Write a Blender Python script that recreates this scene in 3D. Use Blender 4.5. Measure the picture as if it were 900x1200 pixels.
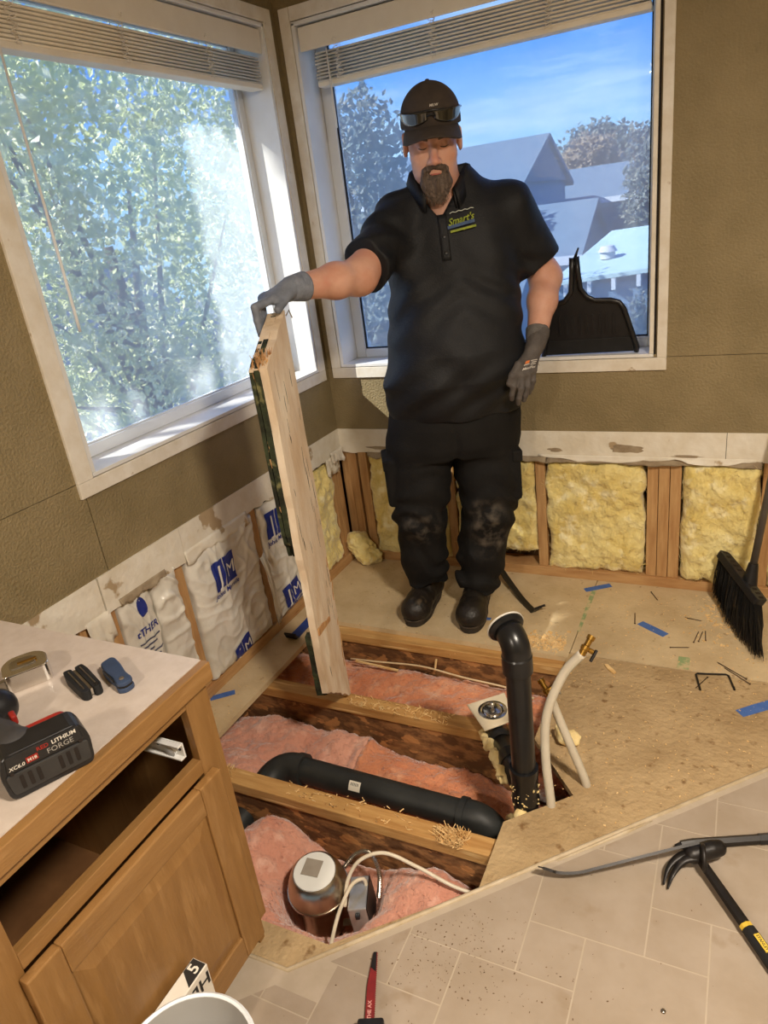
import bpy, bmesh, math, random
import numpy as np
from mathutils import Vector, Matrix

random.seed(7)
RNG = np.random.default_rng(7)
for o in list(bpy.data.objects):
    bpy.data.objects.remove(o)
SC = bpy.context.scene
COL = SC.collection

# ------------------------------------------------------------------ camera
cam_d = bpy.data.cameras.new('camera')
cam = bpy.data.objects.new('camera', cam_d)
COL.objects.link(cam)
CYAW, CPITCH, CROLL, CF = -0.4964, 0.3897, -0.1343, 828.05
_fw = Vector((math.sin(CYAW) * math.cos(CPITCH), math.cos(CYAW) * math.cos(CPITCH), -math.sin(CPITCH)))
_r0 = Vector((math.cos(CYAW), -math.sin(CYAW), 0))
_u0 = _r0.cross(_fw)
_r = _r0 * math.cos(CROLL) + _u0 * math.sin(CROLL)
_u = -_r0 * math.sin(CROLL) + _u0 * math.cos(CROLL)
cam.matrix_world = Matrix(((_r.x, _u.x, -_fw.x, 1.632), (_r.y, _u.y, -_fw.y, -2.6768), (_r.z, _u.z, -_fw.z, 1.5), (0, 0, 0, 1)))
cam_d.sensor_fit = 'VERTICAL'
cam_d.sensor_height = 36.0
cam_d.lens = CF / 1200.0 * 36.0
cam_d.clip_start = 0.02
cam_d.clip_end = 300
SC.camera = cam

# ------------------------------------------------------------------ world, sun, lamps, exposure
SC.view_settings.view_transform = 'Standard'
SC.view_settings.look = 'None'
SC.view_settings.gamma = 1.0
SC.view_settings.use_curve_mapping = False
SC.view_settings.exposure = 0.32
SKY_STRENGTH = 1.45
SUN_STRENGTH = 11.0
SUN_DIR = Vector((1.465, 1.0, -1.352)).normalized()
LAMP_POWER = 70.0
LAMP_COLOR = (1.0, 0.88, 0.73)

world = bpy.data.worlds.new('sky')
SC.world = world
world.use_nodes = True
wn, wl = world.node_tree.nodes, world.node_tree.links
for n in list(wn):
    wn.remove(n)
_out = wn.new('ShaderNodeOutputWorld')
_bg = wn.new('ShaderNodeBackground')
_bg.inputs['Strength'].default_value = SKY_STRENGTH
_tc = wn.new('ShaderNodeTexCoord')
_sep = wn.new('ShaderNodeSeparateXYZ')
wl.new(_tc.outputs['Generated'], _sep.inputs[0])
_ramp = wn.new('ShaderNodeValToRGB')
_e = _ramp.color_ramp.elements
_e[0].position = 0.0
_e[0].color = (0.36, 0.62, 0.90, 1)
_e[1].position = 1.0
_e[1].color = (0.035, 0.16, 0.70, 1)
for _p, _c in ((0.08, (0.27, 0.56, 0.95, 1)), (0.17, (0.075, 0.29, 0.88, 1)), (0.3, (0.045, 0.22, 0.86, 1))):
    _k = _ramp.color_ramp.elements.new(_p)
    _k.color = _c
wl.new(_sep.outputs['Z'], _ramp.inputs[0])
_map = wn.new('ShaderNodeMapping')
_map.inputs['Scale'].default_value = (1.2, 1.2, 9.0)
_map.inputs['Rotation'].default_value = (0.12, 0.1, 0.3)
wl.new(_tc.outputs['Generated'], _map.inputs[0])
_cn = wn.new('ShaderNodeTexNoise')
_cn.inputs['Scale'].default_value = 2.2
_cn.inputs['Detail'].default_value = 6
_cn.inputs['Roughness'].default_value = 0.6
wl.new(_map.outputs[0], _cn.inputs['Vector'])
_cr = wn.new('ShaderNodeValToRGB')
_cr.color_ramp.elements[0].position = 0.47
_cr.color_ramp.elements[1].position = 0.8
wl.new(_cn.outputs['Fac'], _cr.inputs[0])
_cm = wn.new('ShaderNodeMixRGB')
_cm.inputs[2].default_value = (0.62, 0.82, 1.0, 1)
wl.new(_cr.outputs['Color'], _cm.inputs[0])
wl.new(_ramp.outputs[0], _cm.inputs[1])
wl.new(_cm.outputs[0], _bg.inputs['Color'])
wl.new(_bg.outputs[0], _out.inputs[0])

sun_d = bpy.data.lights.new('sun', 'SUN')
sun_d.energy = SUN_STRENGTH
sun_d.angle = 0.009
sun_d.color = (1.0, 0.95, 0.86)
sun = bpy.data.objects.new('sun', sun_d)
COL.objects.link(sun)
sun.rotation_euler = SUN_DIR.to_track_quat('-Z', 'Y').to_euler()
sun.location = (-6, -4, 6)

# ------------------------------------------------------------------ helpers: colour, noise, materials
def lin(c):
    c = c / 255.0
    return c / 12.92 if c <= 0.04045 else ((c + 0.055) / 1.055) ** 2.4
def rgb(r, g, b):
    return (lin(r), lin(g), lin(b), 1.0)

MATS = {}
def mat(name, c1, c2=None, scale=8.0, rough=0.6, metal=0.0, bump=0.0, bscale=None, stretch=None, detail=4.0,
        lo=0.35, hi=0.65, spec=0.5, coat=0.0, sss=0.0, trans=0.0, ior=1.45, c3=None, s3=30.0, t3=(0.62, 0.68), alpha=1.0, sheen=0.0, coord='Object'):
    if name in MATS:
        return MATS[name]
    m = bpy.data.materials.new(name)
    m.use_nodes = True
    nt = m.node_tree
    N, L = nt.nodes, nt.links
    b = N['Principled BSDF']
    b.inputs['Roughness'].default_value = rough
    b.inputs['Metallic'].default_value = metal
    b.inputs['Specular IOR Level'].default_value = spec
    b.inputs['Coat Weight'].default_value = coat
    b.inputs['IOR'].default_value = ior
    b.inputs['Transmission Weight'].default_value = trans
    b.inputs['Alpha'].default_value = alpha
    if sheen:
        b.inputs['Sheen Weight'].default_value = sheen
    if sss:
        b.inputs['Subsurface Weight'].default_value = sss
        b.inputs['Subsurface Radius'].default_value = (0.01, 0.004, 0.002)
        b.inputs['Subsurface Scale'].default_value = 1.0
    b.inputs['Base Color'].default_value = c1
    tc = N.new('ShaderNodeTexCoord')
    src = tc.outputs[coord]
    if stretch:
        mp = N.new('ShaderNodeMapping')
        mp.inputs['Scale'].default_value = stretch
        L.new(src, mp.inputs[0])
        src = mp.outputs[0]
    if c2 is not None:
        nz = N.new('ShaderNodeTexNoise')
        nz.inputs['Scale'].default_value = scale
        nz.inputs['Detail'].default_value = detail
        nz.inputs['Roughness'].default_value = 0.6
        L.new(src, nz.inputs['Vector'])
        mr = N.new('ShaderNodeMapRange')
        mr.inputs['From Min'].default_value = lo
        mr.inputs['From Max'].default_value = hi
        L.new(nz.outputs['Fac'], mr.inputs['Value'])
        mx = N.new('ShaderNodeMixRGB')
        mx.inputs[1].default_value = c1
        mx.inputs[2].default_value = c2
        L.new(mr.outputs[0], mx.inputs[0])
        res = mx.outputs[0]
        if c3 is not None:
            n3 = N.new('ShaderNodeTexNoise')
            n3.inputs['Scale'].default_value = s3
            n3.inputs['Detail'].default_value = 5
            L.new(src, n3.inputs['Vector'])
            m3 = N.new('ShaderNodeMapRange')
            m3.inputs['From Min'].default_value = t3[0]
            m3.inputs['From Max'].default_value = t3[1]
            L.new(n3.outputs['Fac'], m3.inputs['Value'])
            x3 = N.new('ShaderNodeMixRGB')
            x3.inputs[2].default_value = c3
            L.new(m3.outputs[0], x3.inputs[0])
            L.new(res, x3.inputs[1])
            res = x3.outputs[0]
        L.new(res, b.inputs['Base Color'])
    if bump:
        bn = N.new('ShaderNodeTexNoise')
        bn.inputs['Scale'].default_value = bscale or scale
        bn.inputs['Detail'].default_value = 4
        L.new(src, bn.inputs['Vector'])
        bp = N.new('ShaderNodeBump')
        bp.inputs['Strength'].default_value = bump
        bp.inputs['Distance'].default_value = 0.01
        L.new(bn.outputs['Fac'], bp.inputs['Height'])
        L.new(bp.outputs[0], b.inputs['Normal'])
    MATS[name] = m
    return m

def emit_mat(name, color, strength):
    m = bpy.data.materials.new(name)
    m.use_nodes = True
    b = m.node_tree.nodes['Principled BSDF']
    b.inputs['Base Color'].default_value = (0.9, 0.88, 0.8, 1)
    b.inputs['Emission Color'].default_value = color
    b.inputs['Emission Strength'].default_value = strength
    return m

def glass_mat(name, haze=0.1):
    # thin pane: clear, fresnel mirror, and a dust film thickened to paint in veiling haze
    m = bpy.data.materials.new(name)
    m.use_nodes = True
    N, L = m.node_tree.nodes, m.node_tree.links
    for n in list(N):
        N.remove(n)
    out = N.new('ShaderNodeOutputMaterial')
    tr = N.new('ShaderNodeBsdfTransparent')
    tr.inputs[0].default_value = (0.93, 0.96, 0.97, 1)
    gl = N.new('ShaderNodeBsdfGlossy')
    gl.inputs['Roughness'].default_value = 0.02
    lw = N.new('ShaderNodeLayerWeight')
    lw.inputs[0].default_value = 0.5
    pw = N.new('ShaderNodeMath')
    pw.operation = 'POWER'
    pw.inputs[1].default_value = 5.0
    L.new(lw.outputs['Facing'], pw.inputs[0])
    fr = N.new('ShaderNodeMath')
    fr.operation = 'MULTIPLY_ADD'
    fr.inputs[1].default_value = 0.92
    fr.inputs[2].default_value = 0.075
    L.new(pw.outputs[0], fr.inputs[0])
    df = N.new('ShaderNodeBsdfDiffuse')
    df.inputs[0].default_value = (0.75, 0.85, 0.95, 1)
    tl = N.new('ShaderNodeBsdfTranslucent')
    tl.inputs[0].default_value = (0.75, 0.85, 0.95, 1)
    ad = N.new('ShaderNodeMixShader')
    ad.inputs[0].default_value = 0.5
    L.new(df.outputs[0], ad.inputs[1])
    L.new(tl.outputs[0], ad.inputs[2])
    m1 = N.new('ShaderNodeMixShader')
    tcn = N.new('ShaderNodeTexCoord')
    nz = N.new('ShaderNodeTexNoise')
    nz.inputs['Scale'].default_value = 3.0
    nz.inputs['Detail'].default_value = 6
    L.new(tcn.outputs['Object'], nz.inputs['Vector'])
    mr = N.new('ShaderNodeMapRange')
    mr.inputs['To Min'].default_value = haze * 0.5
    mr.inputs['To Max'].default_value = haze * 1.5
    L.new(nz.outputs['Fac'], mr.inputs['Value'])
    L.new(mr.outputs[0], m1.inputs[0])
    L.new(tr.outputs[0], m1.inputs[1])
    L.new(ad.outputs[0], m1.inputs[2])
    m2 = N.new('ShaderNodeMixShader')
    L.new(fr.outputs[0], m2.inputs[0])
    L.new(m1.outputs[0], m2.inputs[1])
    L.new(gl.outputs[0], m2.inputs[2])
    L.new(m2.outputs[0], out.inputs[0])
    return m

def leaf_mat(name, ca, cb, cc):
    m = bpy.data.materials.new(name)
    m.use_nodes = True
    N, L = m.node_tree.nodes, m.node_tree.links
    b = N['Principled BSDF']
    out = N['Material Output']
    geo = N.new('ShaderNodeNewGeometry')
    rp = N.new('ShaderNodeValToRGB')
    rp.color_ramp.elements[0].color = ca
    rp.color_ramp.elements[1].color = cb
    k = rp.color_ramp.elements.new(0.6)
    k.color = cc
    L.new(geo.outputs['Random Per Island'], rp.inputs[0])
    L.new(rp.outputs[0], b.inputs['Base Color'])
    b.inputs['Roughness'].default_value = 0.5
    tl = N.new('ShaderNodeBsdfTranslucent')
    L.new(rp.outputs[0], tl.inputs[0])
    mx = N.new('ShaderNodeMixShader')
    mx.inputs[0].default_value = 0.6
    L.new(b.outputs[0], mx.inputs[1])
    L.new(tl.outputs[0], mx.inputs[2])
    L.new(mx.outputs[0], out.inputs[0])
    return m

def _hash(ix, iy, iz):
    h = (ix * 374761393 + iy * 668265263 + iz * 2147483647 + 144665) & 0xFFFFFFFF
    h = ((h ^ (h >> 13)) * 1274126177) & 0xFFFFFFFF
    h = h ^ (h >> 16)
    return (h & 0xFFFF) / 65535.0

def vn(x, y, z=0.0):
    x, y, z = np.broadcast_arrays(np.asarray(x, float), np.asarray(y, float), np.asarray(z, float))
    fx, fy, fz = np.floor(x), np.floor(y), np.floor(z)
    ix, iy, iz = fx.astype(np.int64), fy.astype(np.int64), fz.astype(np.int64)
    u, v, w = x - fx, y - fy, z - fz
    u, v, w = u * u * (3 - 2 * u), v * v * (3 - 2 * v), w * w * (3 - 2 * w)
    r = 0
    for dx in (0, 1):
        for dy in (0, 1):
            for dz in (0, 1):
                r = r + _hash(ix + dx, iy + dy, iz + dz) * (u if dx else 1 - u) * (v if dy else 1 - v) * (w if dz else 1 - w)
    return r * 2 - 1

def fbm(x, y, z=0.0, o=4, g=0.5):
    r, a, f = 0, 1.0, 1.0
    for _ in range(o):
        r = r + a * vn(np.asarray(x) * f + 17.3 * _, np.asarray(y) * f + 5.1 * _, np.asarray(z) * f)
        a *= g
        f *= 2.03
    return r

# ------------------------------------------------------------------ helpers: meshes
MW = {}
def _link(o, parent):
    COL.objects.link(o)
    if parent is not None:
        o.parent = parent

def tag(o, label=None, cat=None, group=None, kind=None):
    if label:
        o['label'] = label
    if cat:
        o['category'] = cat
    if group:
        o['group'] = group
    if kind:
        o['kind'] = kind
    return o

def thing(name, label=None, cat=None, loc=(0, 0, 0), rz=0.0, group=None, kind=None):
    e = bpy.data.objects.new(name, None)
    e.empty_display_size = 0.1
    COL.objects.link(e)
    e.location = loc
    e.rotation_euler = (0, 0, rz)
    MW[e] = Matrix.Translation(Vector(loc)) @ Matrix.Rotation(rz, 4, 'Z')
    return tag(e, label, cat, group, kind)

def rotm(rx=0, ry=0, rz=0):
    return Matrix.Rotation(rz, 4, 'Z') @ Matrix.Rotation(ry, 4, 'Y') @ Matrix.Rotation(rx, 4, 'X')

def frame(o, x, z):
    """matrix with origin o, x axis along x, z axis near z"""
    x = Vector(x).normalized()
    y = Vector(z).cross(x).normalized()
    zz = x.cross(y)
    return Matrix(((x.x, y.x, zz.x, o[0]), (x.y, y.y, zz.y, o[1]), (x.z, y.z, zz.z, o[2]), (0, 0, 0, 1)))

class MB:
    def __init__(s):
        s.v = []
        s.f = []
    def add(s, vs, fs, M=None):
        k = len(s.v)
        if M is not None:
            vs = [tuple(M @ Vector(p)) for p in vs]
        s.v += [tuple(map(float, p)) for p in vs]
        s.f += [tuple(int(i) + k for i in f) for f in fs]
        return s
    def box(s, c, d, M=None, r=None):
        hx, hy, hz = d[0] / 2, d[1] / 2, d[2] / 2
        vs = [(x, y, z) for x in (-hx, hx) for y in (-hy, hy) for z in (-hz, hz)]
        T = Matrix.Translation(Vector(c))
        if r is not None:
            T = T @ r
        if M is not None:
            T = M @ T
        return s.add(vs, [(0, 1, 3, 2), (4, 6, 7, 5), (0, 4, 5, 1), (2, 3, 7, 6), (0, 2, 6, 4), (1, 5, 7, 3)], T)
    def bb(s, x0, x1, y0, y1, z0, z1, M=None):
        return s.box(((x0 + x1) / 2, (y0 + y1) / 2, (z0 + z1) / 2), (abs(x1 - x0), abs(y1 - y0), abs(z1 - z0)), M)
    def prism(s, out, z0, z1, M=None):
        n = len(out)
        a = sum(out[i][0] * out[(i + 1) % n][1] - out[(i + 1) % n][0] * out[i][1] for i in range(n))
        if a < 0:
            out = out[::-1]
        vs = [(x, y, z0) for x, y in out] + [(x, y, z1) for x, y in out]
        fs = [tuple(range(n - 1, -1, -1)), tuple(range(n, 2 * n))]
        fs += [(i, (i + 1) % n, (i + 1) % n + n, i + n) for i in range(n)]
        return s.add(vs, fs, M)
    def tube(s, path, r, n=10, M=None, cap=True, flat=1.0):
        P = [Vector(p) for p in path]
        m = len(P)
        rs = r if isinstance(r, (list, tuple)) else [r] * m
        T = []
        for i in range(m):
            t = (P[min(i + 1, m - 1)] - P[max(i - 1, 0)])
            T.append(t.normalized() if t.length > 1e-9 else Vector((0, 0, 1)))
        a = Vector((0, 0, 1)) if abs(T[0].z) < 0.9 else Vector((1, 0, 0))
        u = (a - T[0] * a.dot(T[0])).normalized()
        vs, fs = [], []
        for i in range(m):
            u = (u - T[i] * u.dot(T[i])).normalized()
            w = T[i].cross(u)
            for k in range(n):
                q = 2 * math.pi * k / n
                vs.append(P[i] + (u * math.cos(q) * flat + w * math.sin(q)) * rs[i])
        for i in range(m - 1):
            for k in range(n):
                k2 = (k + 1) % n
                fs.append((i * n + k, i * n + k2, (i + 1) * n + k2, (i + 1) * n + k))
        if cap:
            fs.append(tuple(range(n - 1, -1, -1)))
            fs.append(tuple(range((m - 1) * n, m * n)))
        return s.add(vs, fs, M)
    def lathe(s, prof, n=24, M=None, ring=False):
        vs, fs = [], []
        m = len(prof)
        for r, z in prof:
            for k in range(n):
                q = 2 * math.pi * k / n
                vs.append((r * math.cos(q), r * math.sin(q), z))
        for i in range(m - 1):
            for k in range(n):
                k2 = (k + 1) % n
                fs.append((i * n + k, i * n + k2, (i + 1) * n + k2, (i + 1) * n + k))
        if ring:
            for k in range(n):
                k2 = (k + 1) % n
                fs.append(((m - 1) * n + k, (m - 1) * n + k2, k2, k))
        else:
            fs.append(tuple(range(n - 1, -1, -1)))
            fs.append(tuple(range((m - 1) * n, m * n)))
        return s.add(vs, fs, M)
    def grid(s, P, M=None, closed_u=False):
        nu, nv = len(P), len(P[0])
        vs = [p for row in P for p in row]
        fs = []
        for i in range(nu if closed_u else nu - 1):
            i2 = (i + 1) % nu
            for j in range(nv - 1):
                fs.append((i * nv + j, i2 * nv + j, i2 * nv + j + 1, i * nv + j + 1))
        return s.add(vs, fs, M)
    def build(s, name, m, parent=None, smooth=False, bevel=0.0, origin=None, seg=2, fix=True, auto=None):
        v = np.array(s.v, float).reshape(-1, 3)
        me = bpy.data.meshes.new(name)
        loc = None
        if parent is not None:
            inv = MW[parent].inverted()
            v = v @ np.array(inv.to_3x3()).T + np.array(inv.translation)
        else:
            if origin is None:
                lo, hi = v.min(0), v.max(0)
                origin = ((lo[0] + hi[0]) / 2, (lo[1] + hi[1]) / 2, lo[2])
            loc = origin
            v = v - np.array(origin)
        me.from_pydata(v.tolist(), [], s.f)
        if fix:
            bm = bmesh.new()
            bm.from_mesh(me)
            bmesh.ops.recalc_face_normals(bm, faces=bm.faces)
            bm.to_mesh(me)
            bm.free()
        if smooth:
            me.polygons.foreach_set('use_smooth', [True] * len(me.polygons))
            if auto:
                try:
                    me.set_sharp_from_angle(angle=auto)
                except Exception:
                    pass
        me.materials.append(m)
        me.update()
        o = bpy.data.objects.new(name, me)
        _link(o, parent)
        if loc is not None:
            o.location = loc
            MW[o] = Matrix.Translation(Vector(loc))
        else:
            MW[o] = MW[parent]
        if bevel:
            b = o.modifiers.new('bevel', 'BEVEL')
            b.width = bevel
            b.segments = seg
            b.limit_method = 'ANGLE'
        return o

def text_mesh(s, size, depth=0.0, bold=False, align='CENTER', shear=0.0):
    """lettering as triangles in the XY plane (print)"""
    c = bpy.data.curves.new('t', 'FONT')
    c.body = s
    c.size = size
    c.align_x = align
    c.align_y = 'CENTER'
    c.shear = shear
    c.resolution_u = 2
    c.offset = size * 0.02 if bold else 0.0
    o = bpy.data.objects.new('t', c)
    COL.objects.link(o)
    bpy.context.view_layer.update()
    me = bpy.data.meshes.new_from_object(o.evaluated_get(bpy.context.evaluated_depsgraph_get()))
    vs = [tuple(v.co) for v in me.vertices]
    fs = [tuple(p.vertices) for p in me.polygons]
    bpy.data.objects.remove(o)
    bpy.data.curves.remove(c)
    bpy.data.meshes.remove(me)
    return vs, fs

def decal(name, vs, fs, fn, m, parent):
    """print laid on a surface: fn maps flat (u, v) to the surface"""
    b = MB()
    b.add([fn(p[0], p[1]) for p in vs], fs)
    return b.build(name, m, parent, fix=False)

def quad_patch(u0, u1, v0, v1, n=8, mm=8):
    vs = [(u0 + (u1 - u0) * i / n, v0 + (v1 - v0) * j / mm) for i in range(n + 1) for j in range(mm + 1)]
    fs = [(i * (mm + 1) + j, (i + 1) * (mm + 1) + j, (i + 1) * (mm + 1) + j + 1, i * (mm + 1) + j + 1) for i in range(n) for j in range(mm)]
    return vs, fs

# ------------------------------------------------------------------ helpers: organic surfaces from distance fields
def nets(D, org, h):
    ins = D < 0
    c = [ins[a:ins.shape[0] - 1 + a, b:ins.shape[1] - 1 + b, d:ins.shape[2] - 1 + d] for a in (0, 1) for b in (0, 1) for d in (0, 1)]
    anyi = c[0].copy()
    alli = c[0].copy()
    for q in c[1:]:
        anyi |= q
        alli &= q
    act = anyi & ~alli
    I, J, K = np.nonzero(act)
    idx = -np.ones(act.shape, np.int64)
    idx[I, J, K] = np.arange(len(I))
    cor = [(a, b, d) for a in (0, 1) for b in (0, 1) for d in (0, 1)]
    dv = {q: D[I + q[0], J + q[1], K + q[2]] for q in cor}
    acc = np.zeros((len(I), 3))
    cnt = np.zeros(len(I))
    for q in cor:
        for ax in range(3):
            if q[ax] == 0:
                p = list(q)
                p[ax] = 1
                p = tuple(p)
                a, b = dv[q], dv[p]
                cr = (a < 0) != (b < 0)
                t = np.where(cr, a / np.where(cr, a - b, 1), 0)
                pos = np.array(q, float)[None, :].repeat(len(I), 0)
                pos[:, ax] += t
                acc[cr] += pos[cr]
                cnt[cr] += 1
    V = np.array(org) + h * (np.stack([I, J, K], 1) + acc / cnt[:, None])
    F = []
    n = D.shape
    # x edges
    for ax in range(3):
        sl0 = [slice(None)] * 3
        sl1 = [slice(None)] * 3
        sl0[ax] = slice(0, n[ax] - 1)
        sl1[ax] = slice(1, n[ax])
        a, b = ins[tuple(sl0)], ins[tuple(sl1)]
        E = np.argwhere(a != b)
        o1, o2 = (ax + 1) % 3, (ax + 2) % 3
        ok = (E[:, o1] > 0) & (E[:, o2] > 0) & (E[:, o1] < n[o1] - 1) & (E[:, o2] < n[o2] - 1)
        E = E[ok]
        s = a[E[:, 0], E[:, 1], E[:, 2]]
        def g(d1, d2):
            q = E.copy()
            q[:, o1] += d1
            q[:, o2] += d2
            return idx[q[:, 0], q[:, 1], q[:, 2]]
        Q = np.stack([g(-1, -1), g(0, -1), g(0, 0), g(-1, 0)], 1)
        Q[~s] = Q[~s][:, ::-1]
        F.append(Q)
    F = np.concatenate(F)
    F = F[(F >= 0).all(1)]
    return V, F

def sdf_obj(name, fn, lo, hi, h, m, parent, local=True, smooth_iter=0):
    lo = np.array(lo, float)
    n = np.ceil((np.array(hi) - lo) / h).astype(int) + 1
    X = (lo[0] + h * np.arange(n[0]))[:, None, None] + np.zeros(n)
    Y = (lo[1] + h * np.arange(n[1]))[None, :, None] + np.zeros(n)
    Z = (lo[2] + h * np.arange(n[2]))[None, None, :] + np.zeros(n)
    D = fn(X, Y, Z)
    D[0], D[-1], D[:, 0], D[:, -1], D[:, :, 0], D[:, :, -1] = 1, 1, 1, 1, 1, 1
    V, F = nets(D, lo, h)
    me = bpy.data.meshes.new(name)
    if not local and parent is not None:
        inv = MW[parent].inverted()
        V = V @ np.array(inv.to_3x3()).T + np.array(inv.translation)
    org = None
    if parent is None:
        org = np.array([(V[:, 0].min() + V[:, 0].max()) / 2, (V[:, 1].min() + V[:, 1].max()) / 2, V[:, 2].min()])
        V = V - org
    me.from_pydata(V.tolist(), [], F.tolist())
    me.polygons.foreach_set('use_smooth', [True] * len(me.polygons))
    me.materials.append(m)
    me.update()
    o = bpy.data.objects.new(name, me)
    _link(o, parent)
    if org is not None:
        o.location = org
        MW[o] = Matrix.Translation(Vector(org))
    else:
        MW[o] = MW[parent]
    if smooth_iter:
        s = o.modifiers.new('smooth', 'SMOOTH')
        s.factor = 0.5
        s.iterations = smooth_iter
    return o

def ell(P, c, r):
    x, y, z = (P[0] - c[0]) / r[0], (P[1] - c[1]) / r[1], (P[2] - c[2]) / r[2]
    k0 = np.sqrt(x * x + y * y + z * z)
    k1 = np.sqrt((x / r[0]) ** 2 + (y / r[1]) ** 2 + (z / r[2]) ** 2) + 1e-9
    return k0 * (k0 - 1) / k1
def cone(P, a, b, ra, rb):
    a, b = np.array(a, float), np.array(b, float)
    d = b - a
    L2 = (d @ d) + 1e-12
    x, y, z = P[0] - a[0], P[1] - a[1], P[2] - a[2]
    t = np.clip((x * d[0] + y * d[1] + z * d[2]) / L2, 0, 1)
    return np.sqrt((x - t * d[0]) ** 2 + (y - t * d[1]) ** 2 + (z - t * d[2]) ** 2) - (ra + (rb - ra) * t)
def smin(a, b, k):
    h = np.clip(0.5 + 0.5 * (b - a) / k, 0, 1)
    return b + (a - b) * h - k * h * (1 - h)
def smax(a, b, k):
    return -smin(-a, -b, k)
def chain(P, pts, rs, k=0.02):
    r = None
    for i in range(len(pts) - 1):
        c = cone(P, pts[i], pts[i + 1], rs[i], rs[i + 1])
        r = c if r is None else smin(r, c, k)
    return r
def loft(P, tab, e=2.0):
    t = np.array(tab)
    z = P[2]
    cx, cy, rx, ry = (np.interp(z, t[:, 0], t[:, i]) for i in range(1, 5))
    k = (np.abs((P[0] - cx) / rx) ** e + np.abs((P[1] - cy) / ry) ** e) ** (1 / e)
    d = (k - 1) * np.minimum(rx, ry)
    return np.maximum(d, np.maximum(t[0, 0] - z, z - t[-1, 0]))
def rbox(P, c, h, r):
    q = [np.abs(P[i] - c[i]) - (h[i] - r) for i in range(3)]
    o = np.sqrt(sum(np.maximum(a, 0) ** 2 for a in q))
    return o + np.minimum(np.maximum(q[0], np.maximum(q[1], q[2])), 0) - r
def xf(P, M):
    """coordinates of P in the frame of matrix M"""
    i = M.inverted()
    return [i[k][0] * P[0] + i[k][1] * P[1] + i[k][2] * P[2] + i[k][3] for k in range(3)]
# ------------------------------------------------------------------ palette
M_wall = mat('olive_wallpaper', rgb(146, 130, 96), rgb(132, 117, 84), scale=5, rough=0.62, bump=0.55, bscale=130, spec=0.4)
M_ceil = mat('ceiling_paint', rgb(215, 208, 192), rgb(205, 198, 182), scale=6, rough=0.8, bump=0.2, bscale=90)
M_casing = mat('bare_primed_wood', rgb(232, 226, 214), rgb(218, 208, 190), scale=14, rough=0.6, bump=0.15, bscale=40, c3=rgb(176, 152, 120), s3=22, t3=(0.68, 0.74))
M_white = mat('white_gloss_paint', rgb(232, 232, 230), rgb(224, 223, 220), scale=5, rough=0.4)
M_vinyl = mat('white_window_vinyl', rgb(228, 232, 236), rgb(220, 225, 230), scale=4, rough=0.35)
M_gap = mat('dark_gap', rgb(40, 30, 24), rgb(24, 18, 14), scale=20, rough=0.9)
M_strip = mat('torn_plaster_strip', rgb(232, 226, 212), rgb(218, 208, 188), scale=9, rough=0.7, bump=0.35, bscale=35, c3=rgb(172, 150, 118), s3=7, t3=(0.60, 0.63))
M_paper = mat('torn_grey_paper', rgb(168, 152, 126), rgb(138, 120, 96), scale=18, rough=0.85, bump=0.4, bscale=60)
M_stud = mat('stud_pine', rgb(196, 156, 106), rgb(172, 128, 82), scale=9, rough=0.65, bump=0.15, bscale=60, stretch=(7, 7, 0.7), c3=rgb(120, 74, 34), s3=3.5, t3=(0.70, 0.76))
M_plate = mat('plate_pine', rgb(194, 154, 104), rgb(170, 126, 80), scale=6, rough=0.65, bump=0.15, bscale=60, stretch=(1, 1, 6), c3=rgb(120, 74, 34), s3=6, t3=(0.70, 0.76))
M_sheath = mat('sheathing_board', rgb(96, 70, 44), rgb(66, 46, 28), scale=20, rough=0.9)
M_sub = mat('old_subfloor', rgb(206, 184, 146), rgb(188, 164, 126), scale=6, rough=0.75, bump=0.25, bscale=70, c3=rgb(150, 122, 86), s3=40, t3=(0.64, 0.74))
M_sub2 = mat('rough_subfloor', rgb(184, 158, 118), rgb(160, 134, 96), scale=5, rough=0.85, bump=0.7, bscale=55, c3=rgb(122, 92, 56), s3=28, t3=(0.60, 0.72), detail=8)
M_flange = mat('joist_flange', rgb(200, 158, 98), rgb(172, 126, 70), scale=5, rough=0.65, stretch=(0.8, 9, 9), bump=0.2, bscale=40, c3=rgb(226, 190, 132), s3=4, t3=(0.62, 0.7))
M_osb = mat('osb_web', rgb(146, 104, 64), rgb(100, 68, 40), scale=22, rough=0.8, bump=0.5, bscale=30, detail=3, stretch=(0.8, 1, 1.6), lo=0.42, hi=0.58, c3=rgb(178, 126, 76), s3=18, t3=(0.6, 0.63))
M_pink = mat('pink_fibreglass', rgb(216, 160, 138), rgb(194, 132, 110), scale=5, rough=1.0, spec=0.05, bump=0.9, bscale=60, detail=8, c3=rgb(230, 186, 166), s3=14, t3=(0.55, 0.72), sheen=0.5)
M_pink2 = mat('orange_fibreglass', rgb(220, 150, 112), rgb(196, 122, 86), scale=5, rough=1.0, spec=0.05, bump=0.9, bscale=60, detail=8, c3=rgb(232, 176, 140), s3=14, t3=(0.55, 0.72), sheen=0.5)
M_yellow = mat('yellow_fibreglass', rgb(240, 226, 164), rgb(222, 198, 116), scale=7, rough=1.0, spec=0.05, bump=1.0, bscale=50, detail=9, c3=rgb(250, 240, 196), s3=16, t3=(0.56, 0.7), sheen=0.4)
M_plastic = mat('white_bag_plastic', rgb(226, 222, 212), rgb(208, 202, 188), scale=6, rough=0.28, bump=0.35, bscale=22, detail=5, spec=0.6)
M_print = mat('blue_print', rgb(30, 44, 120), rgb(38, 54, 136), scale=30, rough=0.4)
M_grey_print = mat('grey_print', rgb(88, 90, 110), rgb(70, 72, 96), scale=40, rough=0.5)
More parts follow.
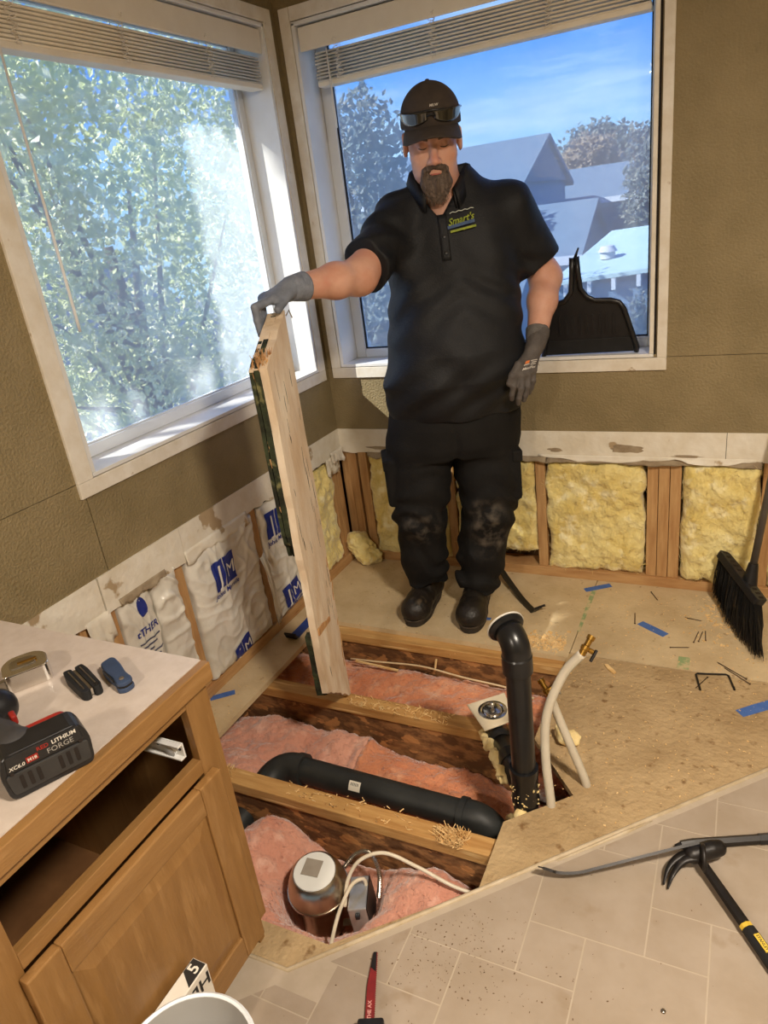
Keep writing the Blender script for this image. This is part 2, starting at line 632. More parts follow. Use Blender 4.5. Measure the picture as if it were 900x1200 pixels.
M_tile = mat('vinyl_tile', rgb(168, 153, 136), rgb(158, 142, 123), scale=7, rough=0.5, bump=0.08, bscale=60, c3=rgb(150, 132, 110), s3=9, t3=(0.62, 0.72))
M_grout = mat('vinyl_grout_line', rgb(184, 169, 150), rgb(176, 161, 140), scale=20, rough=0.55)
M_caulk = mat('caulk', rgb(196, 180, 154), rgb(178, 158, 126), scale=25, rough=0.5)
M_black = mat('black_plastic', rgb(24, 24, 26), rgb(32, 32, 34), scale=30, rough=0.34)
M_rubber = mat('black_rubber', rgb(16, 16, 17), rgb(26, 26, 27), scale=30, rough=0.7)
M_steel = mat('brushed_steel', rgb(190, 184, 172), rgb(160, 154, 144), scale=30, rough=0.3, metal=1.0)
M_chrome = mat('chrome', rgb(228, 226, 222), rgb(212, 208, 202), scale=12, rough=0.2, metal=1.0)
M_darksteel = mat('dark_steel', rgb(40, 36, 34), rgb(28, 25, 24), scale=20, rough=0.42, metal=0.25)
M_bluetape = mat('blue_masking_tape', rgb(62, 98, 166), rgb(78, 112, 176), scale=30, rough=0.7)
M_siding = mat('siding', rgb(170, 178, 186), rgb(160, 168, 178), scale=3, rough=0.8)

RM = Matrix.Identity(4)                                  # back wall frame: u = x, w = +y outwards
LM = Matrix(((0, -1, 0, 0), (1, 0, 0, 0), (0, 0, 1, 0), (0, 0, 0, 1)))   # left wall frame: u = y, w = -x outwards

# ------------------------------------------------------------------ room shell
CEIL = 2.44
RX, RY = 3.6, -4.9
def struct(o):
    o['kind'] = 'structure'
    return o

LW = dict(u0=-1.357, u1=-0.0935, v0=0.944, v1=2.201)
BW = dict(u0=0.0755, u1=1.3446, v0=0.944, v1=2.201)
ZB, ZT = 0.535, 0.652      # plaster strip
b = MB()
g = 0.012
b.bb(RY, LW['u0'] - g, 0, 0.165, 0.931, CEIL, LM)
b.bb(LW['u1'] + g, 0, 0, 0.165, 0.931, CEIL, LM)
b.bb(LW['u0'] - g, LW['u1'] + g, 0, 0.165, LW['v1'] + g, CEIL, LM)
b.bb(LW['u0'] - g, LW['u1'] + g, 0, 0.165, 0.931, LW['v0'] - 0.004, LM)
wall_left = struct(b.build('wall_left', M_wall, origin=(0, 0, 0)))
for (a0, a1) in ((RY, -1.4015), (-1.3985, 0)):
    MB().bb(a0, a1, 0, 0.012, ZT, 0.929, LM).build('wall_panel', M_wall, wall_left)
MB().bb(RY, 0, 0.0125, 0.12, ZB, 0.9305, LM).build('wall_core', M_gap, wall_left)
MB().bb(RY, -1.83, 0, 0.10, 0, ZT - 0.002, LM).build('wall_panel', M_wall, wall_left)

b = MB()
b.bb(-0.165, BW['u0'] - g, 0, 0.165, 0.931, CEIL)
b.bb(BW['u1'] + g, RX, 0, 0.165, 0.931, CEIL)
b.bb(BW['u0'] - g, BW['u1'] + g, 0, 0.165, BW['v1'] + g, CEIL)
b.bb(BW['u0'] - g, BW['u1'] + g, 0, 0.165, 0.931, BW['v0'] - 0.004)
wall_back = struct(b.build('wall_back', M_wall, origin=(0, 0, 0)))
MB().bb(0, RX, 0, 0.012, ZT, 0.929).build('wall_panel', M_wall, wall_back)
MB().bb(-0.12, RX, 0.0125, 0.12, ZB, 0.9305).build('wall_core', M_gap, wall_back)

struct(MB().bb(RX, RX + 0.12, RY, 0.12, -0.02, CEIL).build('wall_right', M_wall))
struct(MB().bb(-0.12, RX + 0.12, RY - 0.12, RY, -0.02, CEIL).build('wall_front', M_wall))
struct(MB().bb(-0.12, RX + 0.12, RY - 0.12, 0.12, CEIL, CEIL + 0.1).build('ceiling', M_ceil))
# roof edge outside above the windows
struct(MB().bb(-0.85, RX + 0.4, RY - 0.3, 0.65, CEIL + 0.1, CEIL + 0.24).build('trim_8', M_white))

# open stud bays below the plaster strips
def stud(par, M, u0, u1, z0=0.042, z1=ZB + 0.03, w0=0.012, w1=0.101):
    return MB().bb(u0, u1, w0, w1, z0, z1, M).build('stud', M_stud, par, bevel=0.002)
for u0 in (-1.545, -1.497, -1.449, -1.145, -0.715, -0.315, -0.088, -0.046):
    stud(wall_left, LM, u0, u0 + 0.038)
for u0 in (-0.012, 0.028, 0.078, 0.50, 0.900, 1.3345, 1.3755, 1.4165, 1.726, 2.13, 2.53):
    stud(wall_back, RM, u0, u0 + 0.039 + (0.004 if u0 == 0.078 else 0))
MB().bb(-1.83, 0, 0.0, 0.101, 0, 0.042, LM).build('bottom_plate', M_plate, wall_left, bevel=0.002)
MB().bb(-0.10, RX, 0.0, 0.101, 0, 0.042).build('bottom_plate', M_plate, wall_back, bevel=0.002)
MB().bb(-1.83, 0.12, 0.101, 0.12, -0.32, ZB, LM).build('sheathing', M_sheath, wall_left)
MB().bb(-0.12, RX, 0.101, 0.12, -0.32, ZB).build('sheathing', M_sheath, wall_back)

# ragged plaster strips
def strip(name, M, u0, u1, z0, z1, proud, amp, seed, n=60):
    out = [(u0, z1), (u1, z1)]
    us = np.linspace(u1, u0, n)
    zz = z0 + amp * fbm(us * 14 + seed, us * 0 + seed, o=4)
    out += [(float(u), float(z)) for u, z in zip(us, zz)]
    T = M @ Matrix(((1, 0, 0, 0), (0, 0, -1, 0), (0, 1, 0, 0), (0, 0, 0, 1)))
    return MB().prism(out, -0.012, proud, T)
t1 = struct(strip('s', LM, -1.83, -1.452, ZB, ZT, 0.003, 0.003, 3).build('trim_1', M_strip, origin=(0, 0, 0)))
strip('s', LM, -1.448, -1.10, ZB - 0.004, ZT, 0.006, 0.004, 9).build('plaster_piece', M_strip, t1)
strip('s', LM, -1.097, -0.002, ZB + 0.006, ZT, 0.004, 0.010, 14, 120).build('plaster_piece', M_strip, t1)
t2 = struct(strip('s', RM, 0.002, 1.60, ZB + 0.006, ZT, 0.004, 0.003, 23, 160).build('trim_2', M_strip, origin=(0, 0, 0)))
strip('s', RM, 1.602, RX, ZB + 0.008, ZT, 0.003, 0.004, 31, 60).build('plaster_piece', M_strip, t2)
# torn paper hanging out under the strips
def torn(M, u0, u1, z0, z1, seed, par, proud=0.004, m=None, n=36):
    us = np.linspace(0, 1, n)
    P = []
    for s in us:
        u = u0 + (u1 - u0) * s
        dz = 0.010 * fbm(s * 9 + seed, seed, o=3)
        row = []
        for k in range(5):
            q = k / 4
            z = z1 + (z0 + dz - z1) * q
            w = -proud - 0.012 * q * (0.5 + 0.5 * float(vn(s * 7 + seed, q * 2, seed)))
            row.append((u, w, z))
        P.append(row)
    o = MB().grid(P, M).build('torn_paper', m or M_paper, par, smooth=True)
    o.modifiers.new('thick', 'SOLIDIFY').thickness = 0.0015
    return o
for (u, z, a, c, sd_) in ((1.265, 0.585, 0.060, 0.016, 3), (0.99, 0.575, 0.030, 0.008, 5), (1.47, 0.56, 0.05, 0.006, 7), (0.22, 0.566, 0.08, 0.009, 9)):
    pts = []
    for i in range(18):
        q = 2 * math.pi * i / 18
        k = 1 + 0.3 * float(fbm(i * 0.9 + sd_, sd_, o=2))
        pts.append((u + a * k * math.cos(q), z + c * k * math.sin(q)))
    MB().prism(pts, 0.0035, 0.0045, RM @ Matrix(((1, 0, 0, 0), (0, 0, -1, 0), (0, 1, 0, 0), (0, 0, 0, 1)))).build('torn_patch', M_paper, t2)
torn(RM, 0.92, 1.70, ZB + 0.004, ZB + 0.020, 52, t2, proud=0.0045, m=M_strip)
torn(RM, 0.95, 1.72, ZB - 0.008, ZB + 0.012, 4, t2)
torn(RM, 0.14, 0.52, ZB - 0.012, ZB + 0.01, 8, t2)
torn(RM, 0.60, 0.95, ZB - 0.006, ZB + 0.012, 12, t2)
torn(LM, -0.16, -0.05, ZB - 0.06, ZB + 0.02, 19, t1, proud=0.012, m=M_strip)
torn(LM, -0.12, -0.02, ZB - 0.02, ZB + 0.04, 27, t1, proud=0.02, m=M_casing)
torn(LM, -1.10, -0.75, ZB - 0.02, ZB + 0.03, 33, t1, proud=0.006, m=M_strip)
torn(LM, -1.40, -1.20, ZB - 0.006, ZB + 0.02, 39, t1, proud=0.007)
torn(LM, -1.53, -1.44, ZB - 0.08, ZB + 0.01, 46, t1, proud=0.004, m=M_strip)

# ------------------------------------------------------------------ windows
M_glass1 = glass_mat('dust_haze_glass', 0.46)
M_glass2 = glass_mat('haze_veil_glass', 0.40)  # milky veil paints haze over the outdoor view
def window(name, M, d, side_gap):
    w = thing(name, kind='structure', loc=(0, 0, 0))
    u0, u1, v0, v1 = d['u0'], d['u1'], d['v0'], d['v1']
    zb = 0.885
    zt = 2.252
    cl, cr = (0.050, 0.048) if M is RM else (0.062, 0.057)
    # casing boards left round the opening, one lift of a board proud
    MB().bb(u0 - cl, u0 - 0.006, -0.009, 0.004, zb + 0.045, zt, M).build('casing', M_casing, w, bevel=0.0015)
    MB().bb(u1 + (0.016 if side_gap else 0.006), u1 + cr, -0.009, 0.004, zb + 0.045, zt, M).build('casing', M_casing, w, bevel=0.0015)
    MB().bb(u0 - cl, u1 + cr, -0.009, 0.004, zb, zb + 0.0445, M).build('casing', M_casing, w, bevel=0.0015)
    MB().bb(u0 - 0.005, u1 + 0.006, -0.009, 0.004, v1 + 0.006, zt, M).build('casing', M_casing, w, bevel=0.0015)
    # jamb lining
    MB().bb(u0 - 0.004, u0 + 0.010, -0.006, 0.16, v0, v1, M).build('jamb', M_white, w, bevel=0.0015)
    MB().bb(u1 - 0.010, u1 + 0.004, -0.006, 0.16, v0, v1, M).build('jamb', M_casing if M is RM else M_white, w, bevel=0.0015)
    MB().bb(u0 - 0.004, u1 + 0.004, -0.006, 0.16, v1 - 0.010, v1 + 0.003, M).build('jamb', M_white, w, bevel=0.0015)
    MB().bb(u0 - 0.004, u1 + 0.004, -0.008, 0.16, v0 - 0.012, v0, M).build('sill', M_white, w, bevel=0.0015)
    # dark gap between lining and casing
    MB().bb(u1 + 0.004, u1 + (0.016 if side_gap else 0.006), 0.003, 0.02, v0 - 0.01, v1 + 0.01, M).build('gap', M_gap, w)
    MB().bb(u0 - 0.006, u0 - 0.004, 0.003, 0.02, v0 - 0.01, v1 + 0.01, M).build('gap', M_gap, w)
    MB().bb(u0 - 0.006, u1 + 0.006, 0.003, 0.02, v1 + 0.003, v1 + 0.006, M).build('gap', M_gap, w)
    # vinyl sash
    fl = 0.046 if M is RM else 0.045
    fr = 0.020 if M is RM else 0.034
    fb = 0.038
    a0, a1, b0, b1 = u0 + 0.010, u1 - 0.010, v0, v1 - 0.01
    for (x0, x1, z0, z1) in ((a0, a0 + fl, b0, b1), (a1 - fr, a1, b0, b1), (a0 + fl, a1 - fr, b0, b0 + fb), (a0 + fl, a1 - fr, b1 - fb, b1)):
        MB().bb(x0, x1, 0.125, 0.165, z0, z1, M).build('sash', M_vinyl, w, bevel=0.004)
    p0, p1, q0, q1 = a0 + fl, a1 - fr, b0 + fb, b1 - fb
    for (x0, x1, z0, z1) in ((p0, p0 + 0.005, q0, q1), (p1 - 0.005, p1, q0, q1), (p0, p1, q0, q0 + 0.005), (p0, p1, q1 - 0.005, q1)):
        MB().bb(x0, x1, 0.134, 0.146, z0, z1, M).build('gasket', M_rubber if M is RM else M_vinyl, w)
    MB().add([(p0, 0.141, q0), (p1, 0.141, q0), (p1, 0.141, q1), (p0, 0.141, q1)], [(0, 1, 2, 3)], M).build('pane', M_glass1 if M is LM else M_glass2, w, fix=False)
    return w
window_1 = window('window_1', LM, LW, False)
window_2 = window('window_2', RM, BW, True)

# blinds pulled up under the window heads
M_blind = mat('ivory_blind', rgb(234, 226, 210), rgb(226, 216, 198), scale=6, rough=0.45)
M_cord = mat('blind_cord', rgb(226, 218, 204), rgb(214, 206, 192), scale=40, rough=0.7)
def blind(M, d, label, wand_u, zbot, nsl):
    u0, u1 = d['u0'] + 0.014, d['u1'] - 0.014
    base = M @ Vector(((u0 + u1) / 2, 0.05, zbot))
    t = thing('window_blind', label, 'blind', base)
    v1 = d['v1'] - 0.012
    MB().bb(u0, u1, 0.004, 0.012, v1 - 0.082, v1 - 0.004, M).build('valance', M_blind, t, bevel=0.003)
    MB().bb(u0 + 0.005, u1 - 0.005, 0.022, 0.068, v1 - 0.048, v1 - 0.002, M).build('headrail', M_white, t, bevel=0.002)
    ztop = v1 - 0.084
    k0 = u0 + (0.05 if M is RM else 0.012)
    k1 = u1 - 0.012
    for i in range(nsl):
        z = zbot + 0.022 + (ztop - zbot - 0.03) * i / (nsl - 1)
        j = 0.004 * random.uniform(-1, 1)
        P = []
        for s in range(5):
            q = s / 4
            P.append([(k0 + j, 0.018 + 0.05 * q, z + 0.002 * math.sin(math.pi * q)), (k1 + j, 0.018 + 0.05 * q, z + 0.002 * math.sin(math.pi * q))])
        o = MB().grid(P, M).build('slat', M_blind, t, smooth=True)
        o.modifiers.new('thick', 'SOLIDIFY').thickness = 0.0058
    MB().bb(k0 - 0.002, k1 + 0.002, 0.018, 0.07, zbot, zbot + 0.018, M).build('bottom_rail', M_blind, t, bevel=0.004)
    for q in (0.12, 0.42, 0.74):
        u = u0 + (u1 - u0) * q
        mb = MB()
        for r in range(2):
            path = []
            for s in range(34):
                z = ztop + 0.03 - (ztop - zbot + 0.02) * s / 33
                path.append((u + 0.012 * math.sin(s * 1.1 + q * 9 + r * 2.1) + 0.004 * r, 0.008 + 0.006 * math.cos(s * 0.9 + r), z))
            mb.tube(path, 0.0011, 5, M)
        mb.build('ladder_cord', M_cord, t)
        MB().tube([(u, 0.04, v1 - 0.05), (u, 0.04, zbot + 0.01)], 0.001, 5, M).build('lift_cord', M_cord, t)
    wu, wz0, wz1, ww = wand_u
    MB().tube([(wu, ww, wz1), (wu, ww, wz0 + 0.03), (wu, ww, wz0)], [0.003, 0.0045, 0.004], 8, M).build('tilt_wand', M_white, t, smooth=True)
    MB().tube([(wu, ww, v1 - 0.04), (wu, ww + 0.004, wz1)], 0.0015, 6, M).build('wand_hook', M_steel, t)
    return t
blind(LM, LW, 'raised ivory slatted blind across the window with the leafy tree', (-1.256, 1.319, 2.02, 0.05 - 0.045), 1.995, 9)
blind(RM, BW, 'raised ivory slatted blind above the man in the window onto rooftops', (0.199, 1.84, 2.10, 0.006), 1.985, 9)

# ------------------------------------------------------------------ floor deck with the cut-out
TH = 0.019
HOLE = [(0.15, -0.57), (0.15, -1.82), (0.87, -1.81), (1.144, -1.562), (1.142, -1.345), (1.294, -1.198), (1.139, -1.012), (1.143, -0.575)]
pm_ = [(1.146, -0.547), (1.143, -0.575), (1.139, -1.012), (1.294, -1.198), (1.142, -1.345), (1.144, -1.562), (0.87, -1.81), (0.152, -1.82), (0.152, RY), (RX, RY), (RX, -0.547)]
floor = struct(MB().prism(pm_, -TH, 0).build('floor', M_sub2, origin=(0, 0, 0)))
MB().prism([(0.0, 0.0), (1.145, 0.0), (1.145, -0.572), (0.0, -0.56)], -TH, 0.001).build('floor_panel', M_sub, floor)
MB().prism([(1.148, 0.0), (RX, 0.0), (RX, -0.544), (1.148, -0.544)], -TH, 0.001).build('floor_panel', M_sub, floor)
MB().prism([(0.0, -0.562), (0.15, -0.562), (0.15, -0.60), (0.15, -1.83), (0.15, RY), (0.0, RY)], -TH, 0.001).build('floor_panel', M_sub, floor)
# green marker smears along the panel seam
M_green = mat('green_marker', rgb(140, 158, 110), rgb(196, 178, 138), scale=30, rough=0.8, lo=0.45, hi=0.6)
for (pts) in ([(1.138, -0.06), (1.157, -0.06), (1.154, -0.40), (1.143, -0.40)], [(1.50, -0.47), (1.537, -0.47), (1.537, -0.54), (1.50, -0.54)]):
    MB().prism(pts, 0.0010, 0.0014).build('marker_smear', M_green, floor)
# vinyl sheet with its printed tiles, stopping along the diagonal
c_ = 2.712
VP = [(0.02, RY), (RX, RY), (RX, RX - c_) if RX - c_ < -0.0 else (RX, -0.05), (2.662, -0.05), (0.815, 0.815 - c_), (0.70, -1.905), (0.02, -1.905)]
vinyl = struct(MB().prism(VP, 0.0012, 0.004).build('trim_3', M_grout, origin=(0, 0, 0)))
def clip(poly, nx, ny, d):
    out = []
    for i in range(len(poly)):
        a, b2 = poly[i], poly[(i + 1) % len(poly)]
        da, db = a[0] * nx + a[1] * ny - d, b2[0] * nx + b2[1] * ny - d
        if da >= 0:
            out.append(a)
        if (da >= 0) != (db >= 0):
            t = da / (da - db)
            out.append((a[0] + (b2[0] - a[0]) * t, a[1] + (b2[1] - a[1]) * t))
    return out
Bt, St, gq = 0.2445, 0.1235, 0.0017
for i in range(-14, 15):
    for j in range(-14, 15):
        ox, oy = 1.4035 + i * Bt - j * St, -1.60 - Bt + i * St + j * Bt
        for (x, y, s) in ((ox, oy, Bt), (ox + Bt, oy, St)):
            if x > 2.6 or x < 0.3 or y > -0.3 or y < -2.75:
                continue
            p = [(x + gq, y + gq), (x + s - gq, y + gq), (x + s - gq, y + s - gq), (x + gq, y + s - gq)]
            p = clip(p, 1, -1, c_ + 0.03)
            if len(p) > 2:
                p = clip(p, 0, -1, 1.935)if min(q[0] for q in p) < 0.8 else p
            if len(p) > 2:
                MB().prism(p, 0.0035, 0.0045).build('tile', M_tile, vinyl)
MB().tube([(0.45, -1.902, 0.003), (0.815, -1.897, 0.003), (2.60, -0.112, 0.003)], 0.006, 8).build('caulk_bead', M_caulk, vinyl, smooth=True)
MB().tube([(1.30, -1.424, 0.003), (1.44, -1.285, 0.004), (1.50, -1.225, 0.003)], [0.003, 0.005, 0.002], 8).build('caulk_curl', M_caulk, vinyl, smooth=True)

# below the deck
struct(MB().bb(-0.12, RX, RY, 0.12, -0.36, -0.32).build('trim_4', M_sheath))
cavity = struct(MB().bb(-0.005, 0.02, -3.0, 0, -0.32, -TH - 0.001).build('trim_5', M_osb))
def joist(x0, x1, y, label_top=True):
    t = thing('floor_joist', loc=(x0, y, -0.32), kind='structure')
    MB().bb(x0, x1, y - 0.029, y + 0.029, -0.058, -TH - 0.0005).build('top_flange', M_flange, t, bevel=0.003)
    MB().bb(x0, x1, y - 0.022, y + 0.022, -0.282, -0.058).build('web', M_osb, t)
    MB().bb(x0, x1, y - 0.029, y + 0.029, -0.32, -0.282).build('bottom_flange', M_flange, t)
    return t
JY = (-0.582, -0.979, -1.417)
joists = []
for k, y in enumerate(JY):
    t = joist(0.02, 1.9 if k == 0 else (1.10 if k == 1 else 1.9), y)
    t.name = 'trim_%d' % (9 + k)
    joists.append(t)
# torn glue and splintered strands standing on the flanges
M_strand = mat('pale_splinter', rgb(236, 206, 152), rgb(214, 172, 110), scale=30, rough=0.8)
def strands(par, x0, x1, y, n, zmax=0.012, lmax=0.022, spread=0.026, zb=-TH):
    mb = MB()
    for i in range(n):
        x = random.uniform(x0, x1)
        yy = y + random.uniform(-spread, spread)
        a = random.uniform(0, 6.28)
        l = random.uniform(0.006, lmax)
        dz = random.uniform(0.001, zmax)
        wd = random.uniform(0.0006, 0.0016)
        dx, dy = math.cos(a) * l, math.sin(a) * l * 0.6
        nx, ny = -math.sin(a) * wd, math.cos(a) * wd
        mb.add([(x - nx, yy - ny, zb), (x + nx, yy + ny, zb + 0.001), (x + dx + nx, yy + dy + ny, zb + dz + 0.001), (x + dx - nx, yy + dy - ny, zb + dz),
                (x, yy, zb + 0.003), (x + dx, yy + dy, zb + dz + 0.003)], [(0, 1, 2, 3), (0, 4, 5, 3), (1, 4, 5, 2)])
    o = mb.build('splinters', M_strand, par)
    o['kind'] = 'stuff'
    return o
strands(joists[1], 0.48, 0.86, -0.985, 150, 0.010)
strands(joists[2], 0.985, 1.065, -1.425, 260, 0.022, 0.026)
strands(joists[2], 0.50, 0.92, -1.41, 60, 0.006)
strands(joists[2], 0.24, 0.31, -1.42, 30, 0.02)

# pink batts between the joists
def fuzz(o, n, m, up=0.22, l0=0.006, l1=0.020, w=0.00032):
    """loose fibres standing off a batt"""
    me = o.data
    nv, nf = len(me.vertices), len(me.polygons)
    co = np.empty(nv * 3)
    me.vertices.foreach_get('co', co)
    co = co.reshape(-1, 3)
    ce = np.empty(nf * 3)
    me.polygons.foreach_get('center', ce)
    no = np.empty(nf * 3)
    me.polygons.foreach_get('normal', no)
    ar = np.empty(nf)
    me.polygons.foreach_get('area', ar)
    ce, no = ce.reshape(-1, 3), no.reshape(-1, 3)
    ar[ar > np.median(ar) * 20] = 0
    k = RNG.choice(nf, n, p=ar / ar.sum())
    d = RNG.normal(size=(n, 3))
    d -= no[k] * (d * no[k]).sum(1)[:, None]
    d /= np.linalg.norm(d, axis=1)[:, None] + 1e-9
    d2 = np.cross(no[k], d)
    L_ = RNG.uniform(l0, l1, n)[:, None]
    lift = RNG.uniform(0.05, up, n)[:, None]
    p = ce[k] + d2 * RNG.normal(size=(n, 1)) * 0.004
    tip = p + d * L_ + no[k] * L_ * lift
    mid = p + d * L_ * 0.5 + no[k] * L_ * lift * 0.9
    v = np.stack([p, mid + d2 * w, tip, mid - d2 * w], 1).reshape(-1, 3)
    q = np.arange(4 * n).reshape(-1, 4)
    f = np.concatenate([q[:, [0, 1, 2]], q[:, [0, 2, 3]]])
    fm = bpy.data.meshes.new('fibres')
    fm.from_pydata(v.tolist(), [], f.tolist())
    fm.materials.append(m)
    fo = bpy.data.objects.new('fibres', fm)
    _link(fo, o)
    fo['kind'] = 'stuff'
    MW[fo] = MW[o]
    return fo
def field(name, x0, x1, y0, y1, nx, ny, hf, m, label, base=-0.32):
    xs, ys = np.linspace(x0, x1, nx), np.linspace(y0, y1, ny)
    X, Y = np.meshgrid(xs, ys, indexing='ij')
    Z = hf(X, Y)
    mb = MB()
    P = [[(X[i, j], Y[i, j], Z[i, j]) for j in range(ny)] for i in range(nx)]
    mb.grid(P)
    k = len(mb.v)
    ring = [(i, 0) for i in range(nx)] + [(nx - 1, j) for j in range(1, ny)] + [(i, ny - 1) for i in range(nx - 2, -1, -1)] + [(0, j) for j in range(ny - 2, 0, -1)]
    mb.v += [(X[i, j], Y[i, j], base) for i, j in ring]
    nr = len(ring)
    for q in range(nr):
        a, a2 = ring[q], ring[(q + 1) % nr]
        mb.f.append((a[0] * ny + a[1], a2[0] * ny + a2[1], k + (q + 1) % nr, k + q))
    mb.f.append(tuple(range(k, k + nr)))
    o = mb.build(name, m, smooth=True)
    fuzz(o, int(9000 * (x1 - x0)), m)
    return tag(o, label, 'insulation', 'pink batts between the floor joists')
def edge(Y, y0, y1, w=0.03, d=0.05):
    e = np.minimum(Y - y0, y1 - Y)
    return -d * np.exp(-np.clip(e, 0, 1) / w)
def h1(X, Y):
    return -0.125 + 0.02 * fbm(X * 6, Y * 6, 1.0) + 0.006 * fbm(X * 40, Y * 40, 2.0) + edge(Y, -0.955, -0.61) * 0.6
def h2(X, Y):
    left = np.clip((0.52 - X) / 0.06, 0, 1)
    z = -0.165 + 0.035 * left + 0.022 * fbm(X * 6 + 4, Y * 6, 3.0) + 0.007 * fbm(X * 42, Y * 42, 2.0)
    z = z - 0.05 * np.clip((X - 0.9) / 0.2, 0, 1) + 0.03 * np.exp(-((X - 0.55) / 0.05) ** 2) * (Y > -1.2)
    z = z - 0.07 * np.exp(-((Y + 1.235) / 0.055) ** 2) * (X > 0.34)
    return z + edge(Y, -1.39, -1.01) * 0.6
def h3(X, Y):
    z = -0.17 + 0.03 * fbm(X * 6 + 9, Y * 6, 5.0) + 0.008 * fbm(X * 40, Y * 40, 2.0)
    z = z + 0.09 * np.exp(-((X - 0.47) / 0.13) ** 2) + 0.05 * np.exp(-((X - 1.0) / 0.16) ** 2)
    r = np.sqrt((X - 0.70) ** 2 + (Y + 1.60) ** 2)
    z = z - 0.14 * np.exp(-(r / 0.10) ** 6) - 0.09 * np.exp(-(((X - 0.815) / 0.05) ** 2 + ((Y + 1.58) / 0.08) ** 2)) + 0.045 * np.exp(-((Y + 1.78) / 0.06) ** 2)
    z = z - 0.11 * np.exp(-((X - 0.31) / 0.08) ** 2) * np.exp(-((Y + 1.47) / 0.07) ** 2)
    return np.maximum(z, -0.30) + edge(Y, -1.9, -1.45) * 0.4
field('insulation_batt', 0.022, 1.9, -0.955, -0.612, 150, 40, h1, M_pink2, 'pink fluffy insulation in the back floor bay, under the fallen thin cable')
field('insulation_batt', 0.022, 0.56, -1.388, -1.012, 60, 44, h2, M_pink, 'pale pink insulation in the middle floor bay behind the black pipe elbow')
field('insulation_batt', 0.562, 1.9, -1.388, -1.012, 110, 44, h2, M_pink2, 'orange pink insulation in the middle floor bay along the straight black pipe')
field('insulation_batt', 0.022, 1.9, -1.99, -1.45, 170, 54, h3, M_pink, 'pink insulation in the front floor bay around the round metal can')

# ------------------------------------------------------------------ wall insulation
def batt(name, M, u0, u1, z0, z1, w_edge, bulge, seed, m, rag=0.01, nu=48, nv=44, fine=0.010, back=0.095, folds=0.0, soft=0.6):
    F = np.zeros((nu, nv, 3))
    for i in range(nu):
        for j in range(nv):
            s, t = i / (nu - 1), j / (nv - 1)
            F[i, j] = (s, t, 0)
    s, t = F[..., 0], F[..., 1]
    n1 = rag * fbm(t * 6 + seed, seed, o=3)
    n2 = rag * fbm(t * 6 + seed + 50, seed, o=3)
    n3 = rag * fbm(s * 6 + seed + 90, seed, o=4)
    n4 = rag * fbm(s * 6 + seed + 130, seed, o=4)
    U = (u0 + n1) * (1 - s) + (u1 + n2) * s
    Z = (z0 + n3) * (1 - t) + (z1 + n4) * t
    e = np.clip(np.minimum(np.minimum(s, 1 - s) * (u1 - u0), np.minimum(t, 1 - t) * (z1 - z0)) / 0.05, 0, 1)
    e = np.sqrt(np.clip(1 - (1 - e) ** 2, 0, 1))
    W = w_edge - bulge * e * (0.75 + soft * fbm(U * 7 + seed, Z * 7, seed, o=2)) - fine * fbm(U * 38 + seed, Z * 38, seed, o=3)
    if folds:
        q = fbm(U * 5 + seed, Z * 5 + 3, seed, o=2)
        W = W - folds * (np.abs(np.sin((U * 22 + Z * 14) + q * 5)) ** 8 + 0.7 * np.abs(np.sin((U * 9 - Z * 31) + q * 6)) ** 10)
    mb = MB()
    mb.grid([[(U[i, j], W[i, j], Z[i, j]) for j in range(nv)] for i in range(nu)], M)
    k = len(mb.v)
    ring = [(i, 0) for i in range(nu)] + [(nu - 1, j) for j in range(1, nv)] + [(i, nv - 1) for i in range(nu - 2, -1, -1)] + [(0, j) for j in range(nv - 2, 0, -1)]
    mb.v += [tuple(M @ Vector((U[i, j], back, Z[i, j]))) for i, j in ring]
    nr = len(ring)
    for q in range(nr):
        a, a2 = ring[q], ring[(q + 1) % nr]
        mb.f.append((a[0] * nv + a[1], a2[0] * nv + a2[1], k + (q + 1) % nr, k + q))
    mb.f.append(tuple(range(k, k + nr)))
    def surf(u, z, off=0.0015):
        i = min(range(nu), key=lambda a: abs(U[a, nv // 2] - u))
        j = min(range(nv), key=lambda a: abs(Z[i, a] - z))
        i0, j0 = max(0, min(nu - 2, i if U[i, j] <= u else i - 1)), max(0, min(nv - 2, j if Z[i, j] <= z else j - 1))
        fu = np.clip((u - U[i0, j0]) / (U[i0 + 1, j0] - U[i0, j0] + 1e-9), 0, 1)
        fz = np.clip((z - Z[i0, j0]) / (Z[i0, j0 + 1] - Z[i0, j0] + 1e-9), 0, 1)
        w = (W[i0, j0] * (1 - fu) * (1 - fz) + W[i0 + 1, j0] * fu * (1 - fz) + W[i0, j0 + 1] * (1 - fu) * fz + W[i0 + 1, j0 + 1] * fu * fz)
        return tuple(M @ Vector((u, w - off, z)))
    return mb, surf
YG = 'yellow batts in the back wall bays'
for (u0, u1, z0, z1, seed, bl, lab) in (
        (0.125, 0.495, 0.03, 0.53, 3, 0.025, 'yellow insulation in the stud bay left of the man, beside the corner posts'),
        (0.545, 0.895, 0.11, 0.53, 11, 0.02, 'yellow insulation behind the man with a torn lower edge above the plate'),
        (0.945, 1.322, 0.043, 0.525, 17, 0.03, 'yellow insulation square between the single stud and the triple stud'),
        (1.462, 1.722, 0.045, 0.53, 25, 0.04, 'yellow insulation bulging out right of the triple stud, behind the broom'),
        (1.77, 2.12, 0.045, 0.53, 29, 0.03, 'yellow insulation in the last bay right of the broom handle')):
    mb, _s = batt('insulation_batt', RM, u0, u1, z0, z1, 0.018, bl, seed, M_yellow, rag=0.009, fine=0.008)
    fuzz(tag(mb.build('insulation_batt', M_yellow, smooth=True), lab, 'insulation', YG), 1500, M_yellow, up=0.12, l0=0.015, l1=0.045, w=0.0004)
